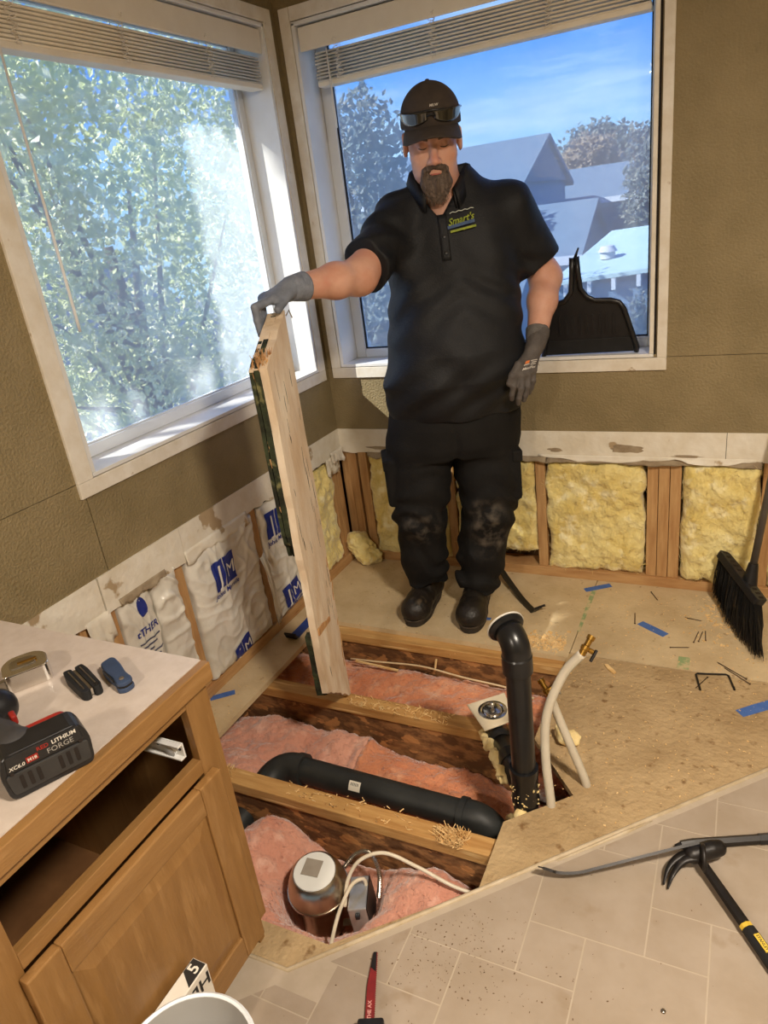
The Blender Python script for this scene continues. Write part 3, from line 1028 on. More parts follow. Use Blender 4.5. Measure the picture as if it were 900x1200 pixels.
mb, _s = batt('b', LM, -0.275, -0.092, 0.05, 0.53, 0.02, 0.02, 41, M_yellow, rag=0.012)
tag(mb.build('insulation_batt', M_yellow, smooth=True), 'yellow insulation in the left wall beside the corner, just behind the held board', 'insulation')
mb, _s = batt('b', LM, -1.80, -1.555, 0.05, 0.53, 0.012, 0.03, 47, M_yellow, rag=0.008)
tag(mb.build('insulation_batt', M_yellow, smooth=True), 'yellow insulation peeking over the back edge of the vanity counter', 'insulation')
def chunk(P):
    d = ell(P, (0.055, -0.035, 0.075), (0.06, 0.045, 0.075))
    d = smin(d, ell(P, (0.10, -0.05, 0.04), (0.06, 0.045, 0.045)), 0.03)
    d = smin(d, ell(P, (0.03, -0.045, 0.12), (0.035, 0.03, 0.035)), 0.03)
    return np.maximum(d + 0.012 * fbm(P[0] * 30, P[1] * 30, P[2] * 30, o=3), 0.002 - P[2])
tag(sdf_obj('insulation_scrap', lambda X, Y, Z: chunk((X, Y, Z)), (-0.03, -0.13, -0.01), (0.19, 0.04, 0.18), 0.005, M_yellow, None),
    'torn lump of yellow insulation lying on the floor in the corner', 'insulation')

# white wrapped batts in the left wall, printed
BG = 'white wrapped batts in the left wall'
def bag(u0, u1, z0, z1, seed, bulge, lab, folds=0.0045, back=0.095, we=0.012):
    mb, sf = batt('insulation_bag', LM, u0, u1, z0, z1, we, bulge, seed, M_plastic, rag=0.004, nu=80, nv=90, fine=0.0012, folds=folds, back=back, soft=0.25)
    o = tag(mb.build('insulation_bag', M_plastic, smooth=True), lab, 'insulation', BG)
    return o, sf
def put_print(o, sf, uc, zc, items, tilt=0.0):
    ct, st = math.cos(tilt), math.sin(tilt)
    for (kind, a, m, dx, dz, off) in items:
        vs, fs = a
        decal(kind, vs, fs, lambda u, v: sf(uc + (u + dx) * ct - (v + dz) * st, zc + (u + dx) * st + (v + dz) * ct, off), m, o)
def jm(o, sf, uc, zc, s, tilt=0.0):
    W_ = mat('bag_white_print', rgb(226, 222, 212))
    put_print(o, sf, uc, zc, [
        ('logo_square', quad_patch(-0.5 * s, -0.04 * s, -0.42 * s, 0.42 * s, 8, 10), M_print, 0, 0, 0.004),
        ('logo_square', quad_patch(0.0, 0.52 * s, -0.42 * s, 0.42 * s, 8, 10), M_print, 0, 0, 0.004),
        ('logo_letter', text_mesh('J', 0.80 * s), W_, -0.24 * s, -0.02 * s, 0.0075),
        ('logo_letter', text_mesh('M', 0.58 * s), W_, 0.26 * s, -0.04 * s, 0.0075),
        ('logo_text', text_mesh('Johns Manville', 0.20 * s, bold=True, shear=0.2), M_print, 0.02 * s, -0.56 * s, 0.003)], tilt)
oB, sB = bag(-1.098, -0.722, 0.045, 0.545, 5, 0.030, 'white wrapped insulation batt with one big blue logo, in the widest wall bay')
jm(oB, sB, -0.945, 0.415, 0.13)
jm(oB, sB, -0.93, 0.075, 0.10, 0.25)
oC, sC = bag(-0.672, -0.322, 0.045, 0.54, 15, 0.028, 'white wrapped insulation batt with two blue logos, next to the held board')
jm(oC, sC, -0.585, 0.45, 0.13)
jm(oC, sC, -0.575, 0.125, 0.11, 0.15)
oA, sA = bag(-1.405, -1.27, 0.045, 0.53, 25, 0.020, 'narrow white insulation bag with small print, beside the triple stud', 0.004)
put_print(oA, sA, -1.325, 0.30, [('logo_oval', ([(0.020 * math.cos(a * 0.3927), 0.034 * math.sin(a * 0.3927)) for a in range(16)], [tuple(range(16))]), M_print, 0.0, 0.185, 0.003),
                            ('logo_text', text_mesh('tTHER', 0.034, bold=True, shear=0.2), M_print, 0.0, 0.105, 0.003)]
          + [('print_line', quad_patch(-0.045, 0.045 - 0.02 * (k % 3), -0.003, 0.003, 6, 1), M_grey_print, 0.0, 0.070 - 0.016 * k, 0.003) for k in range(12)], 0.0)
oD, sD = bag(-1.262, -1.152, 0.045, 0.545, 35, 0.032, 'plain milky plastic wrap bunched in the narrow bay beside the small print bag', 0.010)
P = []
for i in range(12):
    s = i / 11
    P.append([(-0.735 + 0.03 * s, -0.018 - 0.02 * math.sin(t / 9 * 2) - 0.008 * float(vn(s * 4, t * 0.6, 9)), 0.36 - 0.30 * t / 9 + 0.02 * s) for t in range(10)])
fl = MB().grid(P, LM).build('bag_flap', M_plastic, oB, smooth=True)
fl.modifiers.new('thick', 'SOLIDIFY').thickness = 0.0012
# ------------------------------------------------------------------ the torn-out board
M_board = mat('board_face', rgb(228, 212, 190), rgb(210, 184, 152), scale=6, rough=0.7, bump=0.35, bscale=45, stretch=(1.5, 1.5, 0.6), c3=rgb(236, 222, 200), s3=5, t3=(0.55, 0.66))
M_mold = mat('mouldy_edge', rgb(58, 66, 42), rgb(26, 24, 16), scale=16, rough=0.9, bump=0.6, bscale=50, c3=rgb(120, 116, 76), s3=26, t3=(0.6, 0.7))
M_break = mat('broken_wood', rgb(206, 164, 112), rgb(172, 122, 74), scale=30, rough=0.85, bump=0.5, bscale=60)
BA = math.radians(-72)
bu = Vector((math.cos(BA), math.sin(BA), 0))           # along the width, from the far long edge
bn = Vector((-bu.y * -1, bu.x * -1, 0)) * -1           # out of the broad face
bn = Vector((math.cos(BA + math.pi / 2), math.sin(BA + math.pi / 2), 0))
Pr = Vector((0.470, -0.955, 0))
TB = Matrix(((bu.x, 0, bn.x, Pr.x), (bu.y, 0, bn.y, Pr.y), (0, 1, 0, 0), (0, 0, 0, 1)))   # (u, z, n)
board = thing('subfloor_board', 'tall torn board with pale face and mouldy dark edge held upright by the man', 'board', (0.47, -0.955, -0.019))
def ragged(a, b, n, amp, seed):
    r = []
    for i in range(n + 1):
        s = i / n
        k = amp * float(fbm(s * 8 + seed, seed, o=3)) if 0 < i < n else 0
        dx, dy = b[0] - a[0], b[1] - a[1]
        l = math.hypot(dx, dy)
        r.append((a[0] + dx * s - dy / l * k, a[1] + dy * s + dx / l * k))
    return r
cor = [(0.0, 1.30), (0.25, 1.188), (0.243, 0.17), (0.0, -0.018)]
out = ragged(cor[0], cor[1], 8, 0.004, 2)[:-1] + ragged(cor[1], cor[2], 26, 0.006, 5)[:-1] + ragged(cor[2], cor[3], 10, 0.008, 8)[:-1] + ragged(cor[3], cor[0], 26, 0.005, 11)[:-1]
MB().prism(out, -0.021, 0.0, TB).build('face_panel', M_board, board)
o1 = ragged((0.02, 1.290), (0.252, 1.184), 8, 0.003, 21)[:-1] + ragged((0.252, 1.184), (0.250, 0.72), 14, 0.004, 25)[:-1] + ragged((0.250, 0.72), (0.225, 0.64), 5, 0.006, 28)[:-1] + ragged((0.225, 0.64), (0.02, 0.80), 6, 0.01, 30)[:-1]
MB().prism(o1, -0.036, -0.022, TB).build('backing_layer', M_mold, board)
MB().prism([(u - 0.003, z) for u, z in o1], -0.050, -0.039, TB).build('backing_layer', M_mold, board)
o2 = ragged((0.12, 0.36), (0.247, 0.38), 5, 0.006, 41)[:-1] + ragged((0.247, 0.38), (0.240, 0.16), 8, 0.004, 45)[:-1] + ragged((0.240, 0.16), (0.12, 0.09), 5, 0.005, 47)[:-1]
MB().prism(o2, -0.040, -0.022, TB).build('backing_layer', M_mold, board)
mb = MB()
for i in range(60):
    u = random.uniform(0.19, 0.25)
    z = 1.188 + (0.25 - u) * 0.448 + 0.001
    l = random.uniform(0.006, 0.022)
    n0 = random.uniform(-0.045, -0.002)
    mb.tube([(u, z - 0.006, n0), (u + random.uniform(-0.006, 0.006), z + l, n0 + random.uniform(-0.008, 0.008))], [0.0018, 0.0005], 4, TB)
for i in range(8):
    u, z, n0 = 0.246 + random.uniform(-0.003, 0.004), random.uniform(0.7, 1.21), random.uniform(-0.040, -0.034)
    mb.tube([(u, z, n0), (u + 0.005, z + random.uniform(-0.03, 0.03), n0 + random.uniform(-0.004, 0.004))], [0.002, 0.0006], 4, TB)
for i in range(9):
    u, z = random.uniform(0.0, 0.02), random.uniform(0.1, 1.25)
    mb.tube([(u, z, 0.0), (u + random.uniform(-0.012, 0.004), z + random.uniform(0.02, 0.06), 0.003)], [0.002, 0.0005], 4, TB)
MB().prism(ragged((0.006, 1.2965), (0.25, 1.1865), 12, 0.002, 61) + [(0.25, 1.181), (0.006, 1.289)], -0.049, -0.0215, TB).build('torn_top', M_board, board)
for i in range(26):
    u, z = (random.uniform(0.01, 0.09) if i % 2 else random.uniform(0.02, 0.23)), random.uniform(0.15, 1.15)
    l, w_ = random.uniform(0.02, 0.09), random.uniform(0.0006, 0.0018)
    q = [(u - w_, z), (u + random.uniform(-.004, .004), z + l * 0.5), (u + random.uniform(-.006, .006), z + l), (u + w_, z + l * 0.45)]
    MB().prism(q, -0.001, 0.0006, TB).build('crack', M_gap, board)
sp = mb.build('splinters', M_break, board)
sp['kind'] = 'stuff'
MB().prism(ragged((0.235, 0.40), (0.10, 0.36), 4, 0.004, 3) + [(0.10, 0.345), (0.236, 0.375)], 0.0, 0.004, TB).build('split_flake', M_break, board)
MB().tube([(0.0, 1.285, 0.002), (0.012, 1.30, 0.016), (0.006, 1.278, 0.020)], 0.002, 6, TB).build('bent_nail', M_steel, board)

# ------------------------------------------------------------------ plumbing
M_abs = mat('black_abs', rgb(20, 20, 21), rgb(30, 30, 31), scale=12, rough=0.28, spec=0.5)
M_absd = mat('dusty_black_abs', rgb(34, 36, 36), rgb(48, 49, 47), scale=9, rough=0.5, spec=0.4)
M_foam = mat('spray_foam', rgb(238, 220, 168), rgb(222, 194, 128), scale=20, rough=0.9, bump=0.6, bscale=40)
M_label = mat('paper_label', rgb(230, 224, 208))
M_ink = mat('ink', rgb(40, 38, 36))
def arc(c, r, a0, a1, ex, ey, n=8):
    ex, ey = Vector(ex), Vector(ey)
    return [Vector(c) + ex * (r * math.cos(a0 + (a1 - a0) * i / n)) + ey * (r * math.sin(a0 + (a1 - a0) * i / n)) for i in range(n + 1)]
wp = thing('waste_pipe', 'long black plastic waste pipe lying on insulation, elbows at both ends', 'pipe', (0.7, -1.235, -0.2))
zc, rp = -0.125, 0.041
X = Vector((1, 0, 0))
d_ = Vector((-0.42, -0.86, -0.22)).normalized()
MB().tube([(0.385, -1.235, zc), (1.00, -1.235, zc - 0.012)], rp, 24).build('pipe_run', M_absd, wp, smooth=True, auto=0.6)
# left elbow and the branch running down under the front joist
el = [Vector((0.415, -1.235, zc))]
for i in range(9):
    a = i / 8 * math.pi / 2
    el.append(Vector((0.395 - 0.075 * math.sin(a), -1.235 - 0.075 * (1 - math.cos(a)), zc - 0.03 * (1 - math.cos(a)))))
MB().tube(el, rp + 0.006, 24).build('elbow', M_absd, wp, smooth=True, auto=0.8)
MB().tube([(0.430, -1.235, zc), (0.405, -1.235, zc)], rp + 0.010, 24).build('elbow_collar', M_absd, wp, smooth=True, auto=0.6)
e2 = el[-1]
dd = (el[-1] - el[-2]).normalized()
MB().tube([e2 - dd * 0.01, e2 + Vector((0, -0.10, -0.008)), e2 + Vector((-0.02, -0.40, -0.04))], rp, 24).build('pipe_run', M_absd, wp, smooth=True)
er = [Vector((0.985, -1.235, zc - 0.012))]
for i in range(9):
    a = i / 8 * math.pi / 2
    er.append(Vector((1.005 + 0.07 * math.sin(a), -1.235, zc - 0.012 - 0.07 * (1 - math.cos(a)))))
er.append(er[-1] + Vector((0, 0, -0.08)))
MB().tube(er, rp + 0.006, 24).build('elbow', M_absd, wp, smooth=True, auto=0.8)
MB().tube([(0.97, -1.235, zc - 0.012), (0.99, -1.235, zc - 0.012)], rp + 0.010, 24).build('elbow_collar', M_absd, wp, smooth=True, auto=0.6)
def cyl_patch(x0, x1, a0, a1, r, n=6):
    vs, fs = [], []
    for i in range(2):
        for j in range(n + 1):
            a = a0 + (a1 - a0) * j / n
            vs.append(((x0, x1)[i], -1.235 - r * math.cos(a), zc - 0.006 + r * math.sin(a)))
    fs = [(j, j + 1, n + 2 + j, n + 1 + j) for j in range(n)]
    return vs, fs
MB().add(*cyl_patch(0.615, 0.655, 0.35, 1.05, rp + 0.0022)).build('paper_label', M_label, wp, fix=False)
mb = MB()
for i in range(7):
    mb.add(*cyl_patch(0.621 + i * 0.0042, 0.6228 + i * 0.0042, 0.72, 0.92, rp + 0.0028))
mb.build('label_print', M_ink, wp, fix=False)

vp = thing('stand_pipe', 'tall black glossy upright pipe with flanged elbow on top', 'pipe', (1.178, -1.255, -0.25))
px, py = 1.178, -1.255
MB().tube([(px, py, 0.10), (px, py, 0.455)], 0.0315, 28).build('pipe', M_abs, vp, smooth=True, auto=0.6)
MB().tube([(px, py, -0.27), (px, py, 0.0)], 0.0335, 28).build('pipe', M_abs, vp, smooth=True, auto=0.6)
MB().lathe([(0.030, 0), (0.037, 0.0), (0.038, 0.012), (0.036, 0.03), (0.036, 0.085), (0.0385, 0.10), (0.0385, 0.118), (0.030, 0.118)], 28, Matrix.Translation((px, py, 0.0))).build('tee_fitting', M_abs, vp, smooth=True, auto=0.5)
# sanitary branch towards the floor drain
br = Vector((0.998, -0.965, -0.035))
b0 = Vector((px, py, 0.045))
mid = b0 + (br - b0) * 0.35
MB().tube([b0, mid, b0 + (br - b0) * 0.72], [0.036, 0.036, 0.034], 22).build('branch', M_abs, vp, smooth=True)
MB().tube([b0 + (br - b0) * 0.33, b0 + (br - b0) * 0.47], 0.0395, 22).build('branch_collar', M_abs, vp, smooth=True, auto=0.5)
MB().tube([b0 + (br - b0) * 0.70, br + Vector((0, 0, -0.004)), br + Vector((-0.006, 0.008, 0.012)), br + Vector((-0.008, 0.01, 0.05))], [0.037, 0.039, 0.037, 0.034], 22).build('branch_elbow', M_abs, vp, smooth=True)
hd = Vector((-0.66, 0.68, 0.34)).normalized()      # flange faces the window corner
el = [Vector((px, py, 0.44)), Vector((px, py, 0.47))]
k0 = Vector((px, py, 0.475))
hh = Vector((hd.x, hd.y, 0)).normalized()
for i in range(1, 8):
    a = i / 7 * 1.2
    el.append(k0 + hh * (0.045 * (1 - math.cos(a))) + Vector((0, 0, 0.045 * math.sin(a))))
el.append(el[-1] + hd * 0.012)
MB().tube(el, 0.036, 24).build('top_elbow', M_abs, vp, smooth=True)
MB().lathe([(0.030, 0), (0.0385, 0.0), (0.0385, 0.045), (0.035, 0.05)], 28, Matrix.Translation((px, py, 0.425))).build('elbow_collar', M_abs, vp, smooth=True, auto=0.5)
fm = frame(el[-1], hd.cross(Vector((0, 0, 1))), hd)
MB().lathe([(0.020, -0.004), (0.040, 0.0), (0.047, 0.006), (0.048, 0.012), (0.044, 0.013), (0.030, 0.010), (0.028, 0.008)], 32, fm).build('flange', M_abs, vp, smooth=True, auto=0.5)
MB().lathe([(0.038, 0.012), (0.050, 0.012), (0.050, 0.016), (0.038, 0.016)], 32, fm, ring=True).build('flange_gasket', M_plastic, vp, smooth=True, auto=0.5)
mb = MB()
for i in range(70):
    a = random.uniform(0, 6.28)
    z = random.uniform(-0.02, 0.07)
    c = (px + 0.037 * math.cos(a), py + 0.037 * math.sin(a), z)
    s = random.uniform(0.001, 0.006)
    mb.lathe([(0.0005, -s * 0.25), (s, 0), (0.0005, s * 0.25)], 5, Matrix.Translation(c) @ rotm(a, random.random() * 3, 0))
o = mb.build('glue_blobs', M_foam, vp, smooth=True)
o['kind'] = 'stuff'
def foam_fn(P, pts, rs, amp=0.01):
    d = None
    for p, r in zip(pts, rs):
        e = ell(P, p, (r, r, r * 0.9))
        d = e if d is None else smin(d, e, 0.03)
    return d + amp * fbm(P[0] * 45, P[1] * 45, P[2] * 45, o=3)
a = [tuple(b0 + (br - b0) * s + Vector((-0.030, -0.022, 0.002))) for s in (0.18, 0.31, 0.44, 0.57, 0.70, 0.83, 0.95, 0.25, 0.5, 0.76)]
sdf_obj('spray_foam', lambda X, Y, Z: foam_fn((X, Y, Z), a, (0.016, 0.012, 0.013, 0.012, 0.014, 0.012, 0.014, 0.012, 0.013, 0.012), 0.011), (0.93, -1.30, -0.08), (1.2, -0.9, 0.09), 0.004, M_foam, vp, local=False)
sdf_obj('spray_foam', lambda X, Y, Z: foam_fn((X, Y, Z), [(px - 0.006, py - 0.036, -0.018)], (0.02,), 0.004), (1.12, -1.34, -0.06), (1.22, -1.25, 0.02), 0.004, M_foam, vp, local=False)

dr = thing('drain_flange', 'white square plate with round chrome drain in its middle', 'drain', (0.989, -0.951, 0.01))
pc = [(0.904, -0.949), (1.001, -0.857), (1.071, -0.973), (0.996, -1.049)]
MB().prism(pc, 0.022, 0.028).build('plate', mat('ivory_plate', rgb(232, 222, 198), rgb(220, 206, 176), scale=12, rough=0.5), dr, bevel=0.0015)
T = Matrix.Translation((0.992, -0.955, 0.028))
MB().lathe([(0.0, 0.0), (0.046, 0.0), (0.046, 0.003), (0.038, 0.0045), (0.034, 0.002), (0.0, 0.002)], 36, T).build('drain_ring', M_chrome, dr, smooth=True, auto=0.4)
MB().lathe([(0.0, 0.002), (0.029, 0.002), (0.028, 0.008), (0.012, 0.012), (0.0, 0.012)], 32, T).build('stopper', M_chrome, dr, smooth=True, auto=0.4)
MB().lathe([(0.0, 0.012), (0.005, 0.012), (0.006, 0.022), (0.009, 0.024), (0.008, 0.032), (0.0, 0.033)], 16, T).build('stopper_knob', M_steel, dr, smooth=True)
MB().lathe([(0.034, -0.05), (0.036, -0.05), (0.036, -0.004), (0.040, 0.0), (0.030, 0.0), (0.030, -0.05)], 28, T, ring=True).build('tailpiece', M_abs, dr, smooth=True, auto=0.5)

# translucent supply hoses with brass valves
M_pex = mat('milky_tubing', rgb(222, 214, 196), rgb(212, 202, 182), scale=8, rough=0.35, trans=0.25, ior=1.2)
M_brass = mat('brass', rgb(190, 150, 74), rgb(150, 112, 52), scale=20, rough=0.3, metal=1.0)
def spline(pts, n=10):
    P = [Vector(p) for p in pts]
    P = [P[0] * 2 - P[1]] + P + [P[-1] * 2 - P[-2]]
    out = []
    for i in range(1, len(P) - 2):
        for k in range(n):
            t = k / n
            a, b2, c, d = P[i - 1], P[i], P[i + 1], P[i + 2]
            out.append(0.5 * ((2 * b2) + (c - a) * t + (2 * a - 5 * b2 + 4 * c - d) * t * t + (3 * b2 - a - 3 * c + d) * t ** 3))
    out.append(P[-2])
    return out
def valve(par, p, d, handle):
    d = Vector(d).normalized()
    s = Vector((0.3, -0.9, 0.2))
    M = frame(p, d.cross(s), d)
    MB().lathe([(0.0, -0.004), (0.0095, -0.004), (0.0095, 0.010), (0.012, 0.012), (0.012, 0.022), (0.008, 0.024), (0.008, 0.040), (0.0105, 0.041), (0.0105, 0.052), (0.0, 0.052)], 14, M).build('valve_body', M_brass, par, smooth=True, auto=0.5)
    MB().tube([(0, 0, 0.017), (0.022, 0, 0.017)], 0.0065, 12, M).build('valve_stem', M_brass, par, smooth=True, auto=0.5)
    MB().box((0.028, 0, 0.010), (0.006, 0.012, 0.034), M).build('valve_handle', handle, par, bevel=0.002)
h1_ = thing('supply_hose', 'longer milky hose rising out of the hole to the topmost brass valve', 'hose', (1.23, -1.27, -0.15))
top1 = Vector((1.315, -1.15, 0.430))
path = spline([(1.252, -1.252, -0.16), (1.246, -1.25, 0.0), (1.230, -1.225, 0.14), (1.232, -1.20, 0.26), (1.268, -1.165, 0.365), top1])
MB().tube(path, 0.0122, 14).build('tube', M_pex, h1_, smooth=True)
valve(h1_, top1, (0.35, 0.55, 0.65), M_darksteel)
h2_ = thing('supply_hose', 'shorter milky hose growing out of the subfloor beside the foam lump', 'hose', (1.32, -1.15, 0))
top2 = Vector((1.228, -1.145, 0.275))
path = spline([(1.320, -1.151, -0.03), (1.318, -1.15, 0.01), (1.285, -1.15, 0.11), (1.250, -1.148, 0.21), top2])
MB().tube(path, 0.0118, 14).build('tube', M_pex, h2_, smooth=True)
valve(h2_, top2, (-0.55, 0.25, 0.75), M_steel)

def foamball(P):
    d = ell(P, (1.235, -1.005, 0.024), (0.03, 0.026, 0.024))
    d = smin(d, ell(P, (1.215, -0.99, 0.03), (0.018, 0.018, 0.018)), 0.01)
    d = smin(d, ell(P, (1.257, -1.0, 0.025), (0.018, 0.018, 0.018)), 0.01)
    return np.maximum(d + 0.006 * fbm(P[0] * 60, P[1] * 60, P[2] * 60, o=2), 0.0015 - P[2])
tag(sdf_obj('foam_lump', lambda X, Y, Z: foamball((X, Y, Z)), (1.18, -1.06, -0.005), (1.29, -0.95, 0.065), 0.003, M_foam, None),
    'lump of cream spray foam on the subfloor beside the hoses', 'foam')
for (x, y, z, r, lab) in ((1.07, -1.20, -0.185, 0.022, 'crumb of spray foam on insulation left of the upright pipe'), (1.10, -1.16, -0.19, 0.016, 'smaller crumb of spray foam touching the upright pipe base'), (1.12, -1.28, -0.20, 0.02, 'crumb of spray foam in front of the upright pipe base')):
    def cr(P, x=x, y=y, z=z, r=r):
        return ell(P, (x, y, z), (r, r, r * 0.9)) + 0.006 * fbm(P[0] * 60, P[1] * 60, P[2] * 60, o=2)
    tag(sdf_obj('foam_crumb', lambda X, Y, Z: cr((X, Y, Z)), (x - 0.04, y - 0.04, z - 0.04), (x + 0.04, y + 0.04, z + 0.04), 0.004, M_foam, None), lab, 'foam')

# thin wires in the back bay
tag(MB().tube(spline([(0.30, -0.66, -0.10), (0.42, -0.67, -0.085), (0.60, -0.645, -0.09), (0.78, -0.665, -0.092), (0.95, -0.67, -0.10), (1.05, -0.69, -0.11)]), 0.0035, 8)
    .build('cable', mat('cream_cable', rgb(226, 206, 168), rgb(214, 190, 150), scale=30, rough=0.5), smooth=True), 'thin cream cable drooping across the back floor bay', 'cable')
tag(MB().bb(-0.09, 0.09, -0.004, 0.004, -0.003, 0.003, Matrix.Translation((0.43, -0.685, -0.092)) @ rotm(0, 0.1, 0.05)).build('wood_sliver', M_strand), 'loose wood sliver on pink insulation in the back bay', 'wood scrap')
tag(MB().tube([(0.655, -0.64, -0.105), (0.66, -0.625, -0.06)], 0.004, 5).build('wood_peg', M_strand), 'short wood stick standing against the back joist', 'wood scrap')

# ------------------------------------------------------------------ recessed can light housing with its junction box
cn = thing('recessed_light_housing', 'silver round recessed light can with white top in front bay', 'light housing', (0.685, -1.585, -0.27))
ax = Vector((0.06, -0.10, 1)).normalized()
T = frame((0.69, -1.59, -0.27), (1, 0, -0.06), ax)
M_canm = mat('can_metal', rgb(196, 182, 160), rgb(166, 150, 126), scale=8, rough=0.32, metal=1.0)
MB().lathe([(0.0, 0.0), (0.060, 0.0), (0.062, 0.02), (0.062, 0.150), (0.0, 0.150)], 40, T).build('can_body', M_canm, cn, smooth=True, auto=0.5)
MB().lathe([(0.0, 0.148), (0.078, 0.148), (0.081, 0.152), (0.080, 0.160), (0.074, 0.185), (0.066, 0.205), (0.058, 0.213), (0.0, 0.213)], 40, T).build('dome', M_canm, cn, smooth=True, auto=0.5)
MB().lathe([(0.078, 0.146), (0.083, 0.146), (0.083, 0.152), (0.078, 0.152)], 40, T, ring=True).build('dome_rim', M_chrome, cn, smooth=True, auto=0.8)
MB().lathe([(0.0, 0.212), (0.056, 0.212), (0.055, 0.2155), (0.0, 0.2155)], 40, T).build('top_cap', mat('white_enamel', rgb(226, 226, 220)), cn, smooth=True, auto=0.5)
MB().box((-0.010, 0.006, 0.2165), (0.048, 0.048, 0.002), T, rotm(0, 0, 0.15)).build('label_plate', mat('grey_label', rgb(156, 146, 132), rgb(146, 136, 122), scale=30, rough=0.5), cn, bevel=0.0008)
jb = frame((0.815, -1.585, -0.165), (0.86, 0.35, 0.06), (0.05, 0, 1))
MB().box((0, 0, 0), (0.050, 0.100, 0.095), jb).build('junction_box', mat('galvanised', rgb(196, 196, 194), rgb(172, 172, 170), scale=18, rough=0.35, metal=0.7), cn, bevel=0.003)
MB().box((0.0265, 0, 0), (0.002, 0.104, 0.10), jb).build('box_cover', M_darksteel, cn, bevel=0.0008)
MB().box((0, -0.056, 0.03), (0.012, 0.012, 0.012), jb).build('box_connector', M_black, cn, bevel=0.002)
MB().box((-0.03, -0.01, -0.05), (0.06, 0.02, 0.003), jb).build('mounting_bracket', M_steel, cn)
flex = spline([(0.755, -1.552, -0.088), (0.778, -1.520, -0.065), (0.815, -1.505, -0.062), (0.850, -1.530, -0.095), (0.856, -1.560, -0.150)], 26)
rs = [0.0068 if i % 2 else 0.0052 for i in range(len(flex))]
MB().tube(flex, rs, 12).build('flexible_conduit', M_steel, cn, smooth=False)
M_romex = mat('white_romex', rgb(220, 208, 186), rgb(206, 192, 166), scale=20, rough=0.45)
tag(MB().tube(spline([(1.16, -1.475, -0.13), (1.06, -1.50, -0.10), (0.96, -1.51, -0.055), (0.875, -1.525, -0.02), (0.815, -1.555, -0.035), (0.786, -1.585, -0.085), (0.790, -1.625, -0.135)]), 0.0050, 10).build('electric_cable', M_romex, smooth=True),
    'white electric cable looping from the joist into the junction box', 'cable')
tag(MB().tube(spline([(0.824, -1.560, -0.125), (0.818, -1.562, -0.095), (0.802, -1.590, -0.088), (0.800, -1.640, -0.095), (0.815, -1.700, -0.085), (0.835, -1.765, -0.085), (0.842, -1.79, -0.10)]), 0.0050, 10).build('electric_cable', M_romex, smooth=True),
    'white electric cable dropping from the junction box to the front edge', 'cable')

# ------------------------------------------------------------------ vanity cabinet
M_oak = mat('golden_oak', rgb(146, 108, 62), rgb(133, 96, 52), scale=6, rough=0.45, stretch=(6, 6, 0.8), bump=0.12, bscale=50, c3=rgb(154, 116, 70), s3=9, t3=(0.56, 0.68), coat=0.15)
M_oakh = mat('golden_oak_rail', rgb(148, 110, 64), rgb(135, 98, 54), scale=6, rough=0.45, stretch=(6, 0.8, 6), bump=0.12, bscale=50, c3=rgb(154, 116, 70), s3=9, t3=(0.56, 0.68), coat=0.15)
M_oakin = mat('cabinet_interior', rgb(120, 82, 46), rgb(100, 66, 34), scale=8, rough=0.8)
M_lam = mat('pale_laminate', rgb(200, 187, 176), rgb(192, 178, 166), scale=40, rough=0.35, bump=0.03, bscale=200)
va = thing('vanity_cabinet', 'oak vanity cabinet with missing drawer and raised panel door', 'cabinet', (0.40, -2.4, 0))
Y0, Y1, XF = -3.25, -1.845, 0.737
ZC = 0.728
bx = lambda *a: MB().bb(*a)
MB().bb(0.012, XF - 0.02, Y1 - 0.018, Y1, 0.0, ZC).build('side_panel', M_oak, va)
MB().bb(0.012, XF - 0.02, Y0, Y0 + 0.018, 0.0, ZC).build('side_panel', M_oak, va)
MB().bb(0.012, 0.022, Y0 + 0.018, Y1 - 0.018, 0.0, ZC).build('back_panel', M_oakin, va)
MB().bb(0.022, XF - 0.02, Y0 + 0.018, Y1 - 0.018, 0.085, 0.10).build('bottom_shelf', M_oakin, va)
MB().bb(XF - 0.075, XF - 0.06, Y0 + 0.018, Y1 - 0.018, 0.0, 0.085).build('toe_kick', M_oakin, va)
def rail(y0, y1, z0, z1, m, nm):
    return MB().bb(XF - 0.02, XF, y0, y1, z0, z1).build(nm, m, va, bevel=0.0015)
rail(-1.902, -1.840, 0.085, ZC, M_oak, 'stile')
rail(-2.390, -2.322, 0.085, ZC, M_oak, 'stile')
rail(-2.90, -2.84, 0.085, ZC, M_oak, 'stile')
for (a0, a1) in ((-2.322, -1.902), (-2.84, -2.39)):
    rail(a0, a1, 0.700, ZC, M_oakh, 'rail')
    rail(a0, a1, 0.548, 0.580, M_oakh, 'rail')
    rail(a0, a1, 0.085, 0.11, M_oakh, 'rail')
